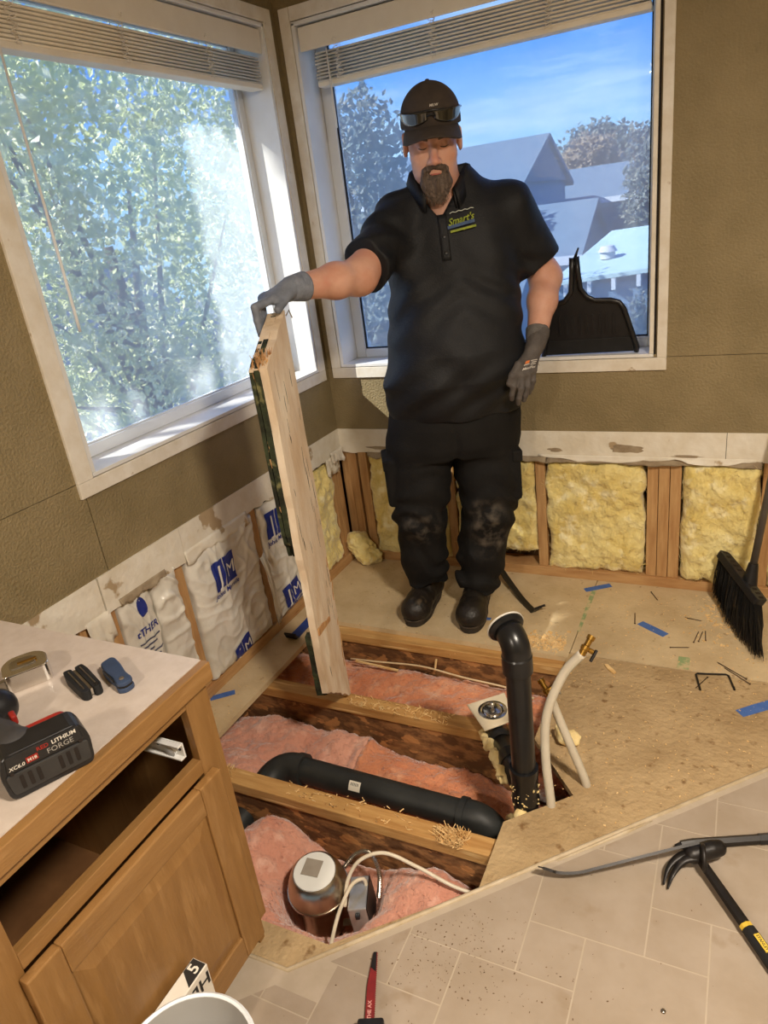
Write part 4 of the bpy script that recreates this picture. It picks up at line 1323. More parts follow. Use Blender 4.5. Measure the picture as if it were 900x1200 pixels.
def door(y0, y1, z0, z1):
    xd = XF + 0.001
    fr = 0.062
    d = MB().bb(xd, xd + 0.012, y0 + 0.01, y1 - 0.01, z0 + 0.01, z1 - 0.01).build('door', M_oak, va)
    for (a0, a1, c0, c1, m, nm) in ((y0, y0 + fr, z0, z1, M_oak, 'door_stile'), (y1 - fr, y1, z0, z1, M_oak, 'door_stile'), (y0 + fr, y1 - fr, z1 - fr, z1, M_oakh, 'door_rail'), (y0 + fr, y1 - fr, z0, z0 + fr, M_oakh, 'door_rail')):
        MB().bb(xd, xd + 0.020, a0, a1, c0, c1).build(nm, m, d, bevel=0.003)
    a0, a1, c0, c1 = y0 + fr + 0.004, y1 - fr - 0.004, z0 + fr + 0.004, z1 - fr - 0.004
    k = 0.030
    xo, xi = xd + 0.013, xd + 0.019
    vs = [(xo, a0, c0), (xo, a1, c0), (xo, a1, c1), (xo, a0, c1), (xi, a0 + k, c0 + k), (xi, a1 - k, c0 + k), (xi, a1 - k, c1 - k), (xi, a0 + k, c1 - k)]
    MB().add(vs, [(0, 1, 5, 4), (1, 2, 6, 5), (2, 3, 7, 6), (3, 0, 4, 7), (4, 5, 6, 7)]).build('raised_panel', M_oak, d)
    return d
door(-2.335, -1.878, 0.075, 0.545)
door(-2.84, -2.385, 0.075, 0.545)
MB().bb(XF - 0.0, XF + 0.018, -2.84, -2.385, 0.59, 0.69).build('drawer_front', M_oakh, va, bevel=0.003)
# white drawer runner on the inner side
sl = MB().bb(0.30, XF - 0.022, -1.917, -1.913, 0.592, 0.626).bb(0.30, XF - 0.022, -1.928, -1.917, 0.592, 0.596).bb(0.30, XF - 0.022, -1.928, -1.917, 0.622, 0.626).build('drawer_runner', M_white, va, bevel=0.001)
MB().lathe([(0.0, 0), (0.012, 0), (0.012, 0.008), (0.004, 0.009), (0.0, 0.009)], 18, Matrix.Translation((XF - 0.05, -1.917, 0.606)) @ rotm(math.pi / 2, 0, 0)).build('runner_wheel', M_vinyl, sl, smooth=True, auto=0.5)
for xx in (XF - 0.03, XF - 0.085, XF - 0.14):
    MB().lathe([(0.0, 0), (0.0035, 0), (0.003, 0.002), (0, 0.002)], 10, Matrix.Translation((xx, -1.917, 0.612)) @ rotm(math.pi / 2, 0, 0)).build('screw', M_darksteel, sl)
ct = thing('countertop', 'pale laminate countertop with oak edge, tools lying on it', 'countertop', (0.4, -2.4, ZC))
MB().bb(0.004, 0.738, Y0, -1.838, ZC, 0.770).build('laminate_top', M_lam, ct)
MB().bb(0.738, 0.758, Y0, -1.836, ZC + 0.001, 0.769).build('front_edging', M_oakh, ct, bevel=0.002)

ZK = 0.770
# folding utility knife, blue
M_navy = mat('navy_handle', rgb(44, 58, 84), rgb(54, 70, 98), scale=20, rough=0.45)
uk = thing('folding_knife', 'dark blue folded utility knife lying on the countertop', 'knife', (0.62, -1.94, ZK))
T = frame((0.622, -1.937, ZK), (0.098, -0.043, 0), (0, 0, 1))
def rounded(pts, r=0.004, n=3):
    out = []
    m = len(pts)
    for i in range(m):
        p, a, c = Vector(pts[i]), Vector(pts[i - 1]), Vector(pts[(i + 1) % m])
        da, dc = (a - p), (c - p)
        rr = min(r, da.length / 2.1, dc.length / 2.1)
        s, e = p + da.normalized() * rr, p + dc.normalized() * rr
        for k in range(n + 1):
            t = k / n
            out.append(tuple((s * (1 - t) ** 2 + p * 2 * t * (1 - t) + e * t * t)[:2]))
    return out
ho = rounded([(-0.054, 0.012), (-0.048, -0.013), (-0.01, -0.016), (0.02, -0.012), (0.048, -0.017), (0.056, -0.004), (0.050, 0.016), (0.02, 0.013), (-0.02, 0.018), (-0.045, 0.018)], 0.01)
MB().prism(ho, 0.0, 0.010, T).build('handle', M_navy, uk, bevel=0.002)
MB().prism([(x * 0.98, y * 0.9) for x, y in ho], 0.010, 0.013, T).build('liner', M_darksteel, uk)
MB().prism([(x, y * 0.95) for x, y in ho], 0.013, 0.023, T).build('handle', M_navy, uk, bevel=0.003)
MB().lathe([(0, 0.023), (0.005, 0.023), (0.004, 0.025), (0, 0.025)], 12, T @ Matrix.Translation((0.038, -0.002, 0))).build('pivot_screw', M_steel, uk)
MB().bb(-0.02, 0.03, -0.0165, -0.013, 0.016, 0.021, T).build('belt_clip', M_black, uk, bevel=0.001)
# black multi-tool
mt = thing('multi_tool', 'black folded multi tool lying between the chrome tape and blue knife', 'multi tool', (0.575, -1.975, ZK))
T = frame((0.572, -1.972, ZK), (0.094, -0.038, 0), (0, 0, 1))
for (s, nm) in ((1, 'handle'), (-1, 'handle')):
    MB().prism(rounded([(-0.05, s * 0.003), (-0.052, s * 0.018), (-0.03, s * 0.021), (0.045, s * 0.019), (0.053, s * 0.012), (0.05, s * 0.003)], 0.005), 0.0, 0.020, T).build(nm, M_rubber, mt, bevel=0.002)
MB().bb(-0.045, 0.045, -0.003, 0.003, 0.004, 0.017, T).build('plier_head', M_steel, mt, bevel=0.001)
for s in (-0.011, 0.011):
    MB().bb(-0.04, 0.04, s - 0.001, s + 0.001, 0.018, 0.0215, T).build('blade_spine', M_steel, mt)
MB().lathe([(0, 0.020), (0.004, 0.020), (0.003, 0.023), (0, 0.023)], 10, T @ Matrix.Translation((0.044, 0.011, 0))).build('pivot_screw', M_darksteel, mt)
# chrome tape measure
tm = thing('tape_measure', 'shiny chrome tape measure lying flat beside the cordless driver', 'tape measure', (0.44, -1.985, ZK))
T = frame((0.438, -1.985, ZK), (0.55, 0.84, 0), (0, 0, 1))
to = rounded([(-0.042, -0.034), (0.040, -0.034), (0.040, 0.018), (0.020, 0.038), (-0.024, 0.038), (-0.042, 0.016)], 0.012)
MB().prism(to, 0.0, 0.038, T).build('case', M_chrome, tm, bevel=0.004, seg=3)
MB().prism([(x * 0.55 - 0.003, y * 0.5 + 0.002) for x, y in to], 0.038, 0.040, T).build('side_badge', M_steel, tm, bevel=0.0015)
MB().bb(-0.012, 0.022, -0.004, 0.003, 0.039, 0.0415, T).build('badge_bar', M_brass, tm)
MB().bb(-0.052, -0.040, -0.032, -0.022, 0.008, 0.030, T).build('tape_hook', M_steel, tm)
MB().bb(-0.02, 0.018, 0.037, 0.041, 0.008, 0.030, T).build('lock_button', M_black, tm, bevel=0.002)
# cordless driver lying on its side, battery towards the camera
M_red = mat('red_plastic', rgb(150, 38, 28), rgb(132, 30, 24), scale=20, rough=0.45)
M_wprint = mat('white_print', rgb(206, 200, 190))
dv = thing('cordless_driver', 'black and red cordless driver with big battery lying on countertop', 'power tool', (0.60, -2.12, ZK))
e1 = Vector((0.05, 0.105, 0)).normalized()             # along the battery
e2_ = Vector((-e1.y, e1.x, 0))                         # towards the tool head
T = frame((0.728, -2.172, ZK), e1, (0, 0, 1))          # x along battery, y towards head, z up
bo = rounded([(-0.062, 0.002), (0.062, 0.0), (0.066, 0.05), (0.056, 0.078), (-0.056, 0.080), (-0.066, 0.05)], 0.012)
TV = T @ Matrix(((1, 0, 0, 0), (0, 0, 1, 0), (0, 1, 0, 0), (0, 0, 0, 1)))   # outline in (x, z), depth along y
MB().prism(bo, 0.0, 0.050, TV).build('battery', M_black, dv, bevel=0.006, seg=3)
MB().prism(rounded([(-0.056, 0.012), (0.058, 0.010), (0.060, 0.046), (-0.060, 0.048)], 0.006), -0.003, 0.004, TV).build('battery_plate', mat('battery_grey', rgb(44, 43, 43), rgb(52, 51, 50), scale=30, rough=0.55), dv, bevel=0.0015)
for i in range(3):
    for s in (-1, 1):
        MB().prism(rounded([(s * (0.016 + i * 0.012) - 0.003, 0.018), (s * (0.016 + i * 0.012) + 0.003, 0.018), (s * (0.016 + i * 0.012) + 0.003, 0.042), (s * (0.016 + i * 0.012) - 0.003, 0.042)], 0.002), -0.0036, -0.001, TV).build('vent_slot', M_gap, dv)
def bat_text(s, size, u, z, m, **k):
    vs, fs = text_mesh(s, size, **k)
    R = TV @ Matrix.Translation((u, z, -0.0045))
    b_ = MB()
    b_.add([(p[0], p[1], 0) for p in vs], fs, R)
    return b_.build('lettering', m, dv, fix=False)
slope = MB().prism([(-0.055, 0.052), (0.055, 0.051), (0.052, 0.077), (-0.052, 0.079)], -0.004, 0.003, TV).build('label_panel', M_black, dv, bevel=0.001)
bat_text('RED', 0.0095, -0.001, 0.0705, M_red, bold=True)
bat_text('LITHIUM', 0.0095, 0.030, 0.0705, M_wprint, bold=True)
bat_text('FORGE', 0.0125, 0.022, 0.0590, mat('grey_letters', rgb(150, 146, 140)), bold=False)
bat_text('XC6.0', 0.0085, -0.041, 0.0585, M_wprint, bold=True, shear=0.2)
b_ = MB().prism([(-0.027, 0.056), (-0.010, 0.0565), (-0.010, 0.066), (-0.027, 0.0655)], -0.0052, -0.0038, TV).build('model_badge', M_red, dv)
vs, fs = text_mesh('M18', 0.0075, bold=True)
b_ = MB()
b_.add([(p[0] - 0.0185, p[1] + 0.061, -0.0056) for p in vs], fs, TV)
b_.build('lettering', M_wprint, dv, fix=False)
for (u, z) in ((-0.05, 0.050), (0.05, 0.0495)):
    MB().lathe([(0, 0), (0.003, 0), (0.003, 0.0015), (0, 0.0015)], 10, TV @ Matrix.Translation((u, z, -0.0045))).build('screw', M_gap, dv)
def drv_body(P):
    Q = xf(P, T)
    d = chain(Q, [(-0.03, 0.05, 0.050), (-0.045, 0.10, 0.046), (-0.065, 0.18, 0.044)], [0.036, 0.029, 0.030], 0.02)
    return d
sdf_obj('handle', lambda X, Y, Z: drv_body((X, Y, Z)), (0.40, -2.35, 0.76), (0.80, -1.90, 0.90), 0.005, mat('dark_grey_grip', rgb(52, 50, 50), rgb(60, 58, 58), scale=40, rough=0.6), dv, local=False)
MB().prism(rounded([(-0.062, 0.028), (0.05, 0.026), (0.052, 0.074), (-0.060, 0.076)], 0.014), 0.049, 0.066, TV).build('red_collar', M_red, dv, bevel=0.005, seg=3)
def drv_head(P):
    Q = xf(P, T)
    return smin(cone(Q, (-0.15, 0.215, 0.046), (-0.03, 0.205, 0.046), 0.032, 0.034), cone(Q, (-0.06, 0.16, 0.045), (-0.07, 0.20, 0.045), 0.028, 0.032), 0.02)
sdf_obj('motor_housing', lambda X, Y, Z: drv_head((X, Y, Z)), (0.36, -2.40, 0.75), (0.75, -1.9, 0.90), 0.005, M_black, dv, local=False)
MB().tube([(-0.15, 0.215, 0.046), (-0.20, 0.218, 0.046), (-0.225, 0.219, 0.046), (-0.245, 0.22, 0.046)], [0.032, 0.031, 0.024, 0.018], 20, T).build('chuck', M_black, dv, smooth=True, auto=0.5)
MB().box((-0.015, 0.15, 0.048), (0.010, 0.022, 0.018), T).build('trigger', M_red, dv, bevel=0.003)

# ------------------------------------------------------------------ box and bucket in front of the cabinet
hb = thing('filter_box', 'white cardboard box with black lettering leaning on the vanity door', 'box', (0.79, -2.16, 0))
M_card = mat('white_card', rgb(226, 220, 208), rgb(216, 208, 194), scale=15, rough=0.6)
T = Matrix.Translation((0.764, 0, 0)) @ rotm(0, 0.02, 0)
MB().bb(0.0, 0.034, -2.42, -2.075, 0.0025, 0.262, T).build('carton', M_card, hb, bevel=0.002)
def box_text(s, size, y, z, face, m, **k):
    vs, fs = text_mesh(s, size, **k)
    b_ = MB()
    if face == 'top':
        b_.add([(0.017 - p[1], y + p[0], 0.2632) for p in vs], fs, T)
    elif face == 'end':
        b_.add([(0.026 - p[0], -2.0744, z + p[1]) for p in vs], fs, T)
    else:
        b_.add([(0.0346, y - p[0], z - p[1]) for p in vs], fs, T)
    return b_.build('lettering', m, hb, fix=False)
MB().add([(0.002, -2.077, 0.2626), (0.032, -2.077, 0.2626), (0.032, -2.125, 0.2626), (0.002, -2.105, 0.2626)], [(0, 1, 2, 3)], T).build('black_corner', M_ink, hb, fix=False)
box_text('5', 0.032, -2.093, 0, 'top', M_card, bold=True)
box_text('HDX', 0.042, -2.122, 0.236, 'front', M_ink, bold=True)
bk = thing('waste_bin', 'grey plastic bin with pale rim standing before the white box', 'bin', (0.93, -2.24, 0.0))
M_bin = mat('grey_bin_plastic', rgb(176, 174, 170), rgb(166, 164, 160), scale=5, rough=0.3)
cx_, cy_ = 0.935, -2.264
MB().lathe([(0.0, 0.009), (0.080, 0.009), (0.085, 0.015), (0.106, 0.348), (0.110, 0.348), (0.109, 0.342), (0.088, 0.006), (0.0, 0.0055)], 48, Matrix.Translation((cx_, cy_, 0))).build('bin_shell', M_bin, bk, smooth=True, auto=0.6)
MB().lathe([(0.107, 0.342), (0.113, 0.342), (0.114, 0.350), (0.110, 0.353), (0.106, 0.350)], 48, Matrix.Translation((cx_, cy_, 0)), ring=True).build('rim', M_vinyl, bk, smooth=True, auto=0.8)

# ------------------------------------------------------------------ tools on the floor
fb = thing('flat_pry_bar', 'long dark flat bar with curved end resting on the vinyl, under the hammer head', 'pry bar', (1.42, -1.42, 0.005))
P0 = [(1.272, -1.484, 0.030), (1.288, -1.478, 0.022), (1.318, -1.470, 0.012), (1.358, -1.454, 0.010), (1.40, -1.431, 0.016), (1.47, -1.390, 0.026), (1.56, -1.335, 0.036), (1.61, -1.305, 0.040)]
P0 = spline(P0, 5)
mb = MB()
rows = []
for i, p in enumerate(P0):
    t = (P0[min(i + 1, len(P0) - 1)] - P0[max(i - 1, 0)]).normalized()
    sd = Vector((0.12, -0.63, 0.77))
    nn = t.cross(sd).normalized()
    p = p + Vector((0, 0, 0.011))
    w, h = (0.016 if i > 8 else 0.018), (0.0032 if i > 3 else 0.0016)
    rows.append([p + sd * w + nn * h, p + sd * w - nn * h, p - sd * w - nn * h, p - sd * w + nn * h, p + sd * w + nn * h])
mb.grid(rows)
mb.f += [(0, 1, 2, 3), tuple(len(mb.v) - 5 + k for k in (3, 2, 1, 0))]
mb.build('bar', M_darksteel, fb)

hm = thing('demolition_hammer', 'black claw tool with long handle and yellow label on the vinyl', 'hammer', (1.66, -1.38, 0.005))
hp = [(1.612, -1.33, 0.034), (1.64, -1.366, 0.028), (1.69, -1.436, 0.024), (1.73, -1.492, 0.022), (1.80, -1.59, 0.022), (1.86, -1.67, 0.022)]
hv = [Vector(p) for p in hp]
MB().tube(hv[:4], [0.011, 0.012, 0.013, 0.0135], 8, flat=0.75).build('shaft', M_darksteel, hm, smooth=True, auto=0.5)
dh = (hv[3] - hv[2]).normalized()
MB().tube([hv[3] - dh * 0.03, hv[3] - dh * 0.02], 0.0145, 8, flat=0.78).build('yellow_band', mat('yellow_plastic', rgb(214, 178, 60)), hm)
MB().tube([hv[3] - dh * 0.02, hv[3] + dh * 0.05, hv[4], hv[5]], [0.0145, 0.0155, 0.016, 0.017], 10, flat=0.85).build('grip', M_rubber, hm, smooth=True, auto=0.6)
T = frame(hv[3] + dh * 0.022 + Vector((0, 0, 0.0148)), dh, (0.0, 0.0, 1))
MB().box((0, 0.001, 0), (0.040, 0.012, 0.0012), T).build('label', mat('yellow_label', rgb(216, 186, 70)), hm)
vs, fs = text_mesh('STANLEY', 0.0085, bold=True)
b_ = MB()
b_.add([(p[0], p[1] + 0.001, 0.0009) for p in vs], fs, T)
b_.build('lettering', M_ink, hm, fix=False)
def hhead(P):
    c = Vector((1.612, -1.325, 0.040))
    T2 = frame(c, (-0.84, -0.55, 0.0), (0, 0, 1))
    Q = xf(P, T2)
    d = cone(Q, (-0.032, 0, 0.004), (0.015, 0, 0.0), 0.021, 0.021)
    d = smin(d, cone(Q, (-0.048, 0, 0.004), (-0.034, 0, 0.004), 0.019, 0.017), 0.006)
    return d
sdf_obj('hammer_head', lambda X, Y, Z: hhead((X, Y, Z)), (1.52, -1.42, 0.0), (1.72, -1.24, 0.09), 0.004, M_darksteel, hm, local=False)
for (s, zz) in ((1, 0.030), (-1, 0.044)):
    cl = spline([(1.603, -1.335, 0.042), (1.575, -1.355, 0.040), (1.556, -1.385, zz * 0.7), (1.549, -1.418, 0.012)], 6)
    n_ = len(cl)
    MB().tube([p + Vector((0.005 * s, -0.004 * s, 0)) for p in cl], [0.014 - 0.0115 * i / (n_ - 1) for i in range(n_)], 8, flat=0.6).build('claw', M_darksteel, hm, smooth=True)
lp = [Vector((1.604, -1.318, 0.060)) + Vector((0.022 * math.cos(a) * 0.7 + 0.02 * (1 - math.cos(a)), -0.010 * math.sin(a) - 0.022 * (1 - math.cos(a)), 0.020 * math.sin(a) - 0.016 * (1 - math.cos(a)))) for a in [i * 0.35 for i in range(10)]]
MB().tube(lp, 0.0055, 8).build('board_bender_ring', M_darksteel, hm, smooth=True)
b2_ = thing('wrecking_bar', 'slim black wrecking bar with chisel tip pointing left beside the hammer', 'pry bar', (1.7, -1.24, 0.0045))
bp = [Vector((1.558, -1.297, 0.016)), Vector((1.572, -1.291, 0.017)), Vector((1.60, -1.278, 0.018)), Vector((1.74, -1.216, 0.018)), Vector((1.92, -1.136, 0.018)), Vector((2.02, -1.09, 0.018))]
MB().tube(bp[1:], [0.010, 0.012, 0.0115, 0.0115, 0.0115], 6).build('bar', M_darksteel, b2_)
MB().tube(bp[:3], [0.003, 0.0095, 0.012], 8, flat=0.55).build('chisel_tip', M_black, b2_, smooth=True)
MB().tube([bp[3], bp[3] + (bp[4] - bp[3]) * 0.25], 0.0128, 6).build('grip_sleeve', M_black, b2_)

sw = thing('hand_saw', 'red tapered saw blade with teeth and black clamp at front', 'saw', (1.03, -1.90, 0.005))
T = frame((0.982, -1.797, 0.012), (0.066, -0.152, 0.002), (0, 0, 1))
Lb = 0.158
n_ = 34
top = [(0.0, 0.0035)]
bot = []
for i in range(n_ + 1):
    x = Lb * i / n_
    bot.append((x, 0.0065))
    if i < n_:
        bot.append((x + Lb / n_ * 0.6, 0.0090))
outl = [(0.0, 0.006)] + bot[1:] + [(Lb, -0.0115), (0.075, -0.0110), (0.0, -0.001)]
M_redblade = mat('red_blade', rgb(140, 42, 40), rgb(120, 36, 36), scale=30, rough=0.4)
MB().prism([q for q in outl], 0.0, 0.0012, T).build('blade', M_redblade, sw)
MB().prism([(0.0, 0.0062), (0.045, 0.0064), (0.035, -0.0055), (0.0, -0.001)], 0.0012, 0.0016, T).build('bare_tip', M_darksteel, sw)
vs, fs = text_mesh('THE AX', 0.011, bold=True)
b_ = MB()
b_.add([(0.125 - p[0], -0.003 - p[1], 0.0016) for p in vs], fs, T)
b_.build('lettering', mat('pink_print', rgb(226, 170, 160)), sw, fix=False)
MB().bb(Lb - 0.006, Lb + 0.03, -0.024, 0.03, -0.006, 0.022, T).build('blade_clamp', M_black, sw, bevel=0.005)
MB().bb(Lb + 0.028, Lb + 0.16, -0.018, 0.024, -0.005, 0.026, T).build('handle', M_redblade, sw, bevel=0.008)

# bar behind the boot
hb2 = thing('hooked_pry_bar', 'black flat bar with hooked end lying behind the right boot', 'pry bar', (0.87, -0.2, 0.001))
P0 = spline([(0.735, -0.06, 0.052), (0.752, -0.075, 0.050), (0.80, -0.13, 0.034), (0.88, -0.225, 0.012), (0.945, -0.297, 0.006), (0.958, -0.309, 0.010), (0.975, -0.316, 0.030), (0.985, -0.318, 0.036)], 5)
rows = []
for i, p in enumerate(P0):
    t = (P0[min(i + 1, len(P0) - 1)] - P0[max(i - 1, 0)]).normalized()
    sd = Vector((0.76, -0.65, 0)).cross(Vector((0, 0, 1)))
    nn = t.cross(sd).normalized()
    w, h = (0.012 if i < 24 else 0.012 + 0.0011 * (i - 24)), 0.0045
    rows.append([p + sd * w + nn * h, p + sd * w - nn * h, p - sd * w - nn * h, p - sd * w + nn * h, p + sd * w + nn * h])
mb = MB()
mb.grid(rows)
mb.f += [(0, 1, 2, 3), tuple(len(mb.v) - 5 + k for k in (3, 2, 1, 0))]
mb.build('bar', M_darksteel, hb2)
# blue bar on the left strip
M_blue = mat('blue_enamel', rgb(34, 62, 132), rgb(28, 52, 116), scale=12, rough=0.4)
bb_ = thing('blue_pry_bar', 'blue flat pry bar with dark notched end on the plank by the wrapped batts', 'pry bar', (0.085, -0.64, 0.001))
P0 = [Vector(p) for p in ((0.086, -0.44, 0.010), (0.086, -0.54, 0.008), (0.087, -0.66, 0.006), (0.088, -0.715, 0.006), (0.088, -0.735, 0.012), (0.088, -0.742, 0.034))]
def flatbar(P, w, h, nm, m, par):
    rows = []
    for i, p in enumerate(P):
        t = (P[min(i + 1, len(P) - 1)] - P[max(i - 1, 0)]).normalized()
        sd = Vector((1, 0, 0))
        nn = t.cross(sd).normalized()
        rows.append([p + sd * w[i] + nn * h, p + sd * w[i] - nn * h, p - sd * w[i] - nn * h, p - sd * w[i] + nn * h, p + sd * w[i] + nn * h])
    mb = MB()
    mb.grid(rows)
    mb.f += [(0, 1, 2, 3), tuple(len(mb.v) - 5 + k for k in (3, 2, 1, 0))]
    return mb.build(nm, m, par, bevel=0.0)
flatbar(P0[:4], [0.018, 0.018, 0.018, 0.020], 0.0045, 'bar', M_blue, bb_)
flatbar(P0[3:], [0.020, 0.024, 0.027], 0.0035, 'notched_claw', M_darksteel, bb_)

# broom leaning on the back wall
br_ = thing('push_broom', 'black angled broom with grey handle standing at the right edge', 'broom', (1.70, -0.2, 0.001))
ha, hb_ = Vector((1.712, -0.165, 0.215)), Vector((1.790, -0.045, 0.93))
hdir = (hb_ - ha).normalized()
MB().tube([ha, hb_, hb_ + hdir * 0.4], 0.0125, 16).build('handle', mat('grey_tube', rgb(108, 104, 100), rgb(92, 88, 84), scale=10, rough=0.35, metal=0.4), br_, smooth=True)
MB().tube([ha - hdir * 0.07, ha - hdir * 0.01, ha + hdir * 0.01], [0.026, 0.019, 0.016], 16).build('socket', M_black, br_, smooth=True, auto=0.6)
ce, cf = Vector((1.612, -0.060, 0.200)), Vector((1.738, -0.250, 0.125))
cd = (cf - ce).normalized()
T = frame((ce + cf) / 2, cd, Vector((0.25, 0.2, 1)))
lh = (cf - ce).length / 2
MB().prism(rounded([(-lh - 0.01, -0.020), (lh + 0.01, -0.024), (lh + 0.012, 0.020), (0.03, 0.026), (-lh, 0.020)], 0.012), -0.014, 0.014, T).build('head', M_black, br_, bevel=0.004)
for s in list(np.linspace(-lh + 0.006, -0.02, 5)) + list(np.linspace(0.035, lh - 0.004, 5)):
    MB().prism(rounded([(s - 0.005, -0.010), (s + 0.005, -0.010), (s + 0.005, 0.010), (s - 0.005, 0.010)], 0.003), 0.0140, 0.0146, T).build('rib_slot', M_gap, br_)
mb = MB()
for i in range(900):
    s = random.uniform(-1, 1)
    q = random.uniform(-0.016, 0.016)
    a0 = T @ Vector((s * lh, q, -0.008))
    l = 1.0
    tgt = Vector((1.655 + 0.060 * s + (0.03 * s if s > 0 else 0), -0.225 - 0.19 * s + random.uniform(-0.02, 0.02) + q, 0.004 + 0.02 * random.random() + (0.03 * max(0, -s) * random.random())))
    tgt.x += random.uniform(-0.014, 0.014)
    md = (a0 + tgt) / 2 + Vector((random.uniform(-0.01, 0.01), random.uniform(-0.01, 0.01), 0.005))
    mb.tube([a0, md, tgt], [0.0016, 0.0016, 0.0009], 3, cap=False)
o = mb.build('bristles', mat('black_bristle', rgb(26, 25, 24), rgb(36, 34, 32), scale=10, rough=0.5), br_, fix=False)
o['kind'] = 'stuff'

# dustpan on the window sill
dp = thing('dustpan', 'black ribbed plastic dustpan standing upright on the window sill', 'dustpan', (1.12, 0.04, 0.945))
T = frame((1.118, 0.030, 0.946), (1, 0.03, 0), (0, -0.16, 1))           # x along sill, z up the pan, y away from the room
TP = T @ Matrix(((1, 0, 0, 0), (0, 0, -1, 0), (0, 1, 0, 0), (0, 0, 0, 1)))   # outline in (x, z), thickness to the room
po = [(-0.165, 0.0), (0.168, 0.004), (0.172, 0.020), (0.128, 0.165), (0.112, 0.188), (0.085, 0.197), (0.030, 0.200), (0.002, 0.215), (-0.018, 0.245), (-0.024, 0.30), (-0.026, 0.355), (-0.044, 0.352), (-0.046, 0.30), (-0.052, 0.235), (-0.075, 0.205), (-0.115, 0.195), (-0.130, 0.165)]
MB().prism(po, 0.0, 0.005, TP).build('pan', M_black, dp, bevel=0.0015)
lipi = [p for p in po[1:]] + [po[0]]
rim = [TP @ Vector((x, z, 0.010)) for x, z in po[1:]] + [TP @ Vector((po[0][0], po[0][1], 0.010))]
MB().tube(rim, 0.0095, 8).build('rim', M_black, dp, smooth=True)
for i in range(9):
    x = -0.10 + i * 0.024
    MB().prism(rounded([(x - 0.004, 0.075), (x + 0.004, 0.075), (x + 0.003, 0.150), (x - 0.003, 0.150)], 0.003), 0.0045, 0.010, TP).build('rib', M_black, dp, bevel=0.001)
MB().prism([(-0.160, 0.002), (0.164, 0.006), (0.148, 0.060), (-0.146, 0.056)], 0.004, 0.009, TP).build('lip', M_rubber, dp, bevel=0.002)
MB().tube([TP @ Vector((-0.033, 0.352, 0.002)), TP @ Vector((-0.026, 0.37, 0.006)), TP @ Vector((-0.020, 0.385, 0.004))], [0.006, 0.004, 0.003], 8).build('hook', M_black, dp, smooth=True)
MB().lathe([(0, 0), (0.006, 0), (0.006, 0.001), (0, 0.001)], 14, TP @ Matrix.Translation((-0.034, 0.335, 0.005))).build('hole_sky_disc', mat('painted_sky_spot', rgb(196, 210, 222)), dp)  # pale disc painted as sky light showing through the hole

# ------------------------------------------------------------------ scraps of blue tape, nails, keys on the floor
def tape(p, q, w, label, z=0.0012, rz=0.0):
    p, q = Vector((*p, 0)), Vector((*q, 0))
    d = (q - p).normalized()
    s = Vector((-d.y, d.x, 0)) * w / 2
    pts = [p - s, p + s * 0.9, (p + q) / 2 + s * 1.04, q + s, q - s * 0.92, (p + q) / 2 - s]
    o = MB().prism([(v.x, v.y) for v in pts], z, z + 0.0007).build('masking_tape', M_bluetape)
    return tag(o, label, 'tape', 'scraps of blue tape on the floor')
tape((1.112, -0.091), (1.205, -0.028), 0.030, 'blue tape scrap on the subfloor near the wall plate, above the green line')
tape((1.352, -0.287), (1.447, -0.351), 0.032, 'blue tape scrap in the middle of the nails')
tape((1.690, -0.725), (1.80, -0.635), 0.036, 'largest blue tape scrap, at the right edge beyond the hex keys', 0.0003)
tape((-0.0, -1.146), (0.066, -1.088), 0.028, 'blue tape scrap on the plank beside the countertop corner')
tape((0.755, -0.398), (0.808, -0.396), 0.018, 'small blue tape scrap beside the right boot toe')
M_nail = mat('rusty_nail', rgb(92, 70, 48), rgb(66, 48, 34), scale=40, rough=0.6, metal=0.3)
def nail(p, q, label, r=0.0016, z=0.003):
    a, c = Vector((p[0], p[1], z)), Vector((q[0], q[1], z))
    d = (c - a).normalized()
    t = thing('nail', label, 'nail', ((a + c) / 2)[:], group='loose nails on the subfloor')
    MB().tube([a, c - d * 0.006, c], [r, r, 0.0003], 8).build('shank', M_nail, t, smooth=True)
    MB().tube([a - d * 0.0006, a + d * 0.001], r * 1.9, 10).build('head', M_nail, t)
for (p, q, lab) in (((1.364, -0.052), (1.396, -0.113), 'dark nail right of the tape scrap near the wall plate'),
                    ((1.335, -0.30), (1.325, -0.222), 'dark nail beside the middle blue tape scrap'),
                    ((1.502, -0.216), (1.56, -0.226), 'slender nail lying level above the row of three'),
                    ((1.541, -0.374), (1.553, -0.298), 'leftmost of three parallel short nails'),
                    ((1.556, -0.365), (1.566, -0.295), 'middle of three parallel short nails'),
                    ((1.578, -0.354), (1.574, -0.288), 'rightmost of three parallel short nails'),
                    ((1.468, -0.426), (1.53, -0.41), 'straight nail lying level left of the hex key'),
                    ((1.708, -0.547), (1.619, -0.475), 'long nail below the broom, upper of two'),
                    ((1.718, -0.571), (1.64, -0.50), 'long nail below the broom, lower of two'),
                    ((1.595, -0.569), (1.563, -0.638), 'short nail crossing inside the hex key')):
    nail(p, q, lab)
hk = MB().tube([(1.578, -0.644, 0.004), (1.560, -0.565, 0.004), (1.563, -0.558, 0.004), (1.648, -0.540, 0.004), (1.656, -0.545, 0.004), (1.675, -0.615, 0.004)], 0.0033, 6).build('hex_key', M_darksteel)
tag(hk, 'black bent hex key bracket on the rough subfloor', 'hex key')
tag(MB().prism(rounded([(1.272, -0.585), (1.284, -0.582), (1.318, -0.620), (1.310, -0.630), (1.290, -0.612)], 0.004), 0.0005, 0.006).build('wood_chip', M_strand, bevel=0.0015), 'pale wood chip on rough subfloor below the valve', 'wood scrap')
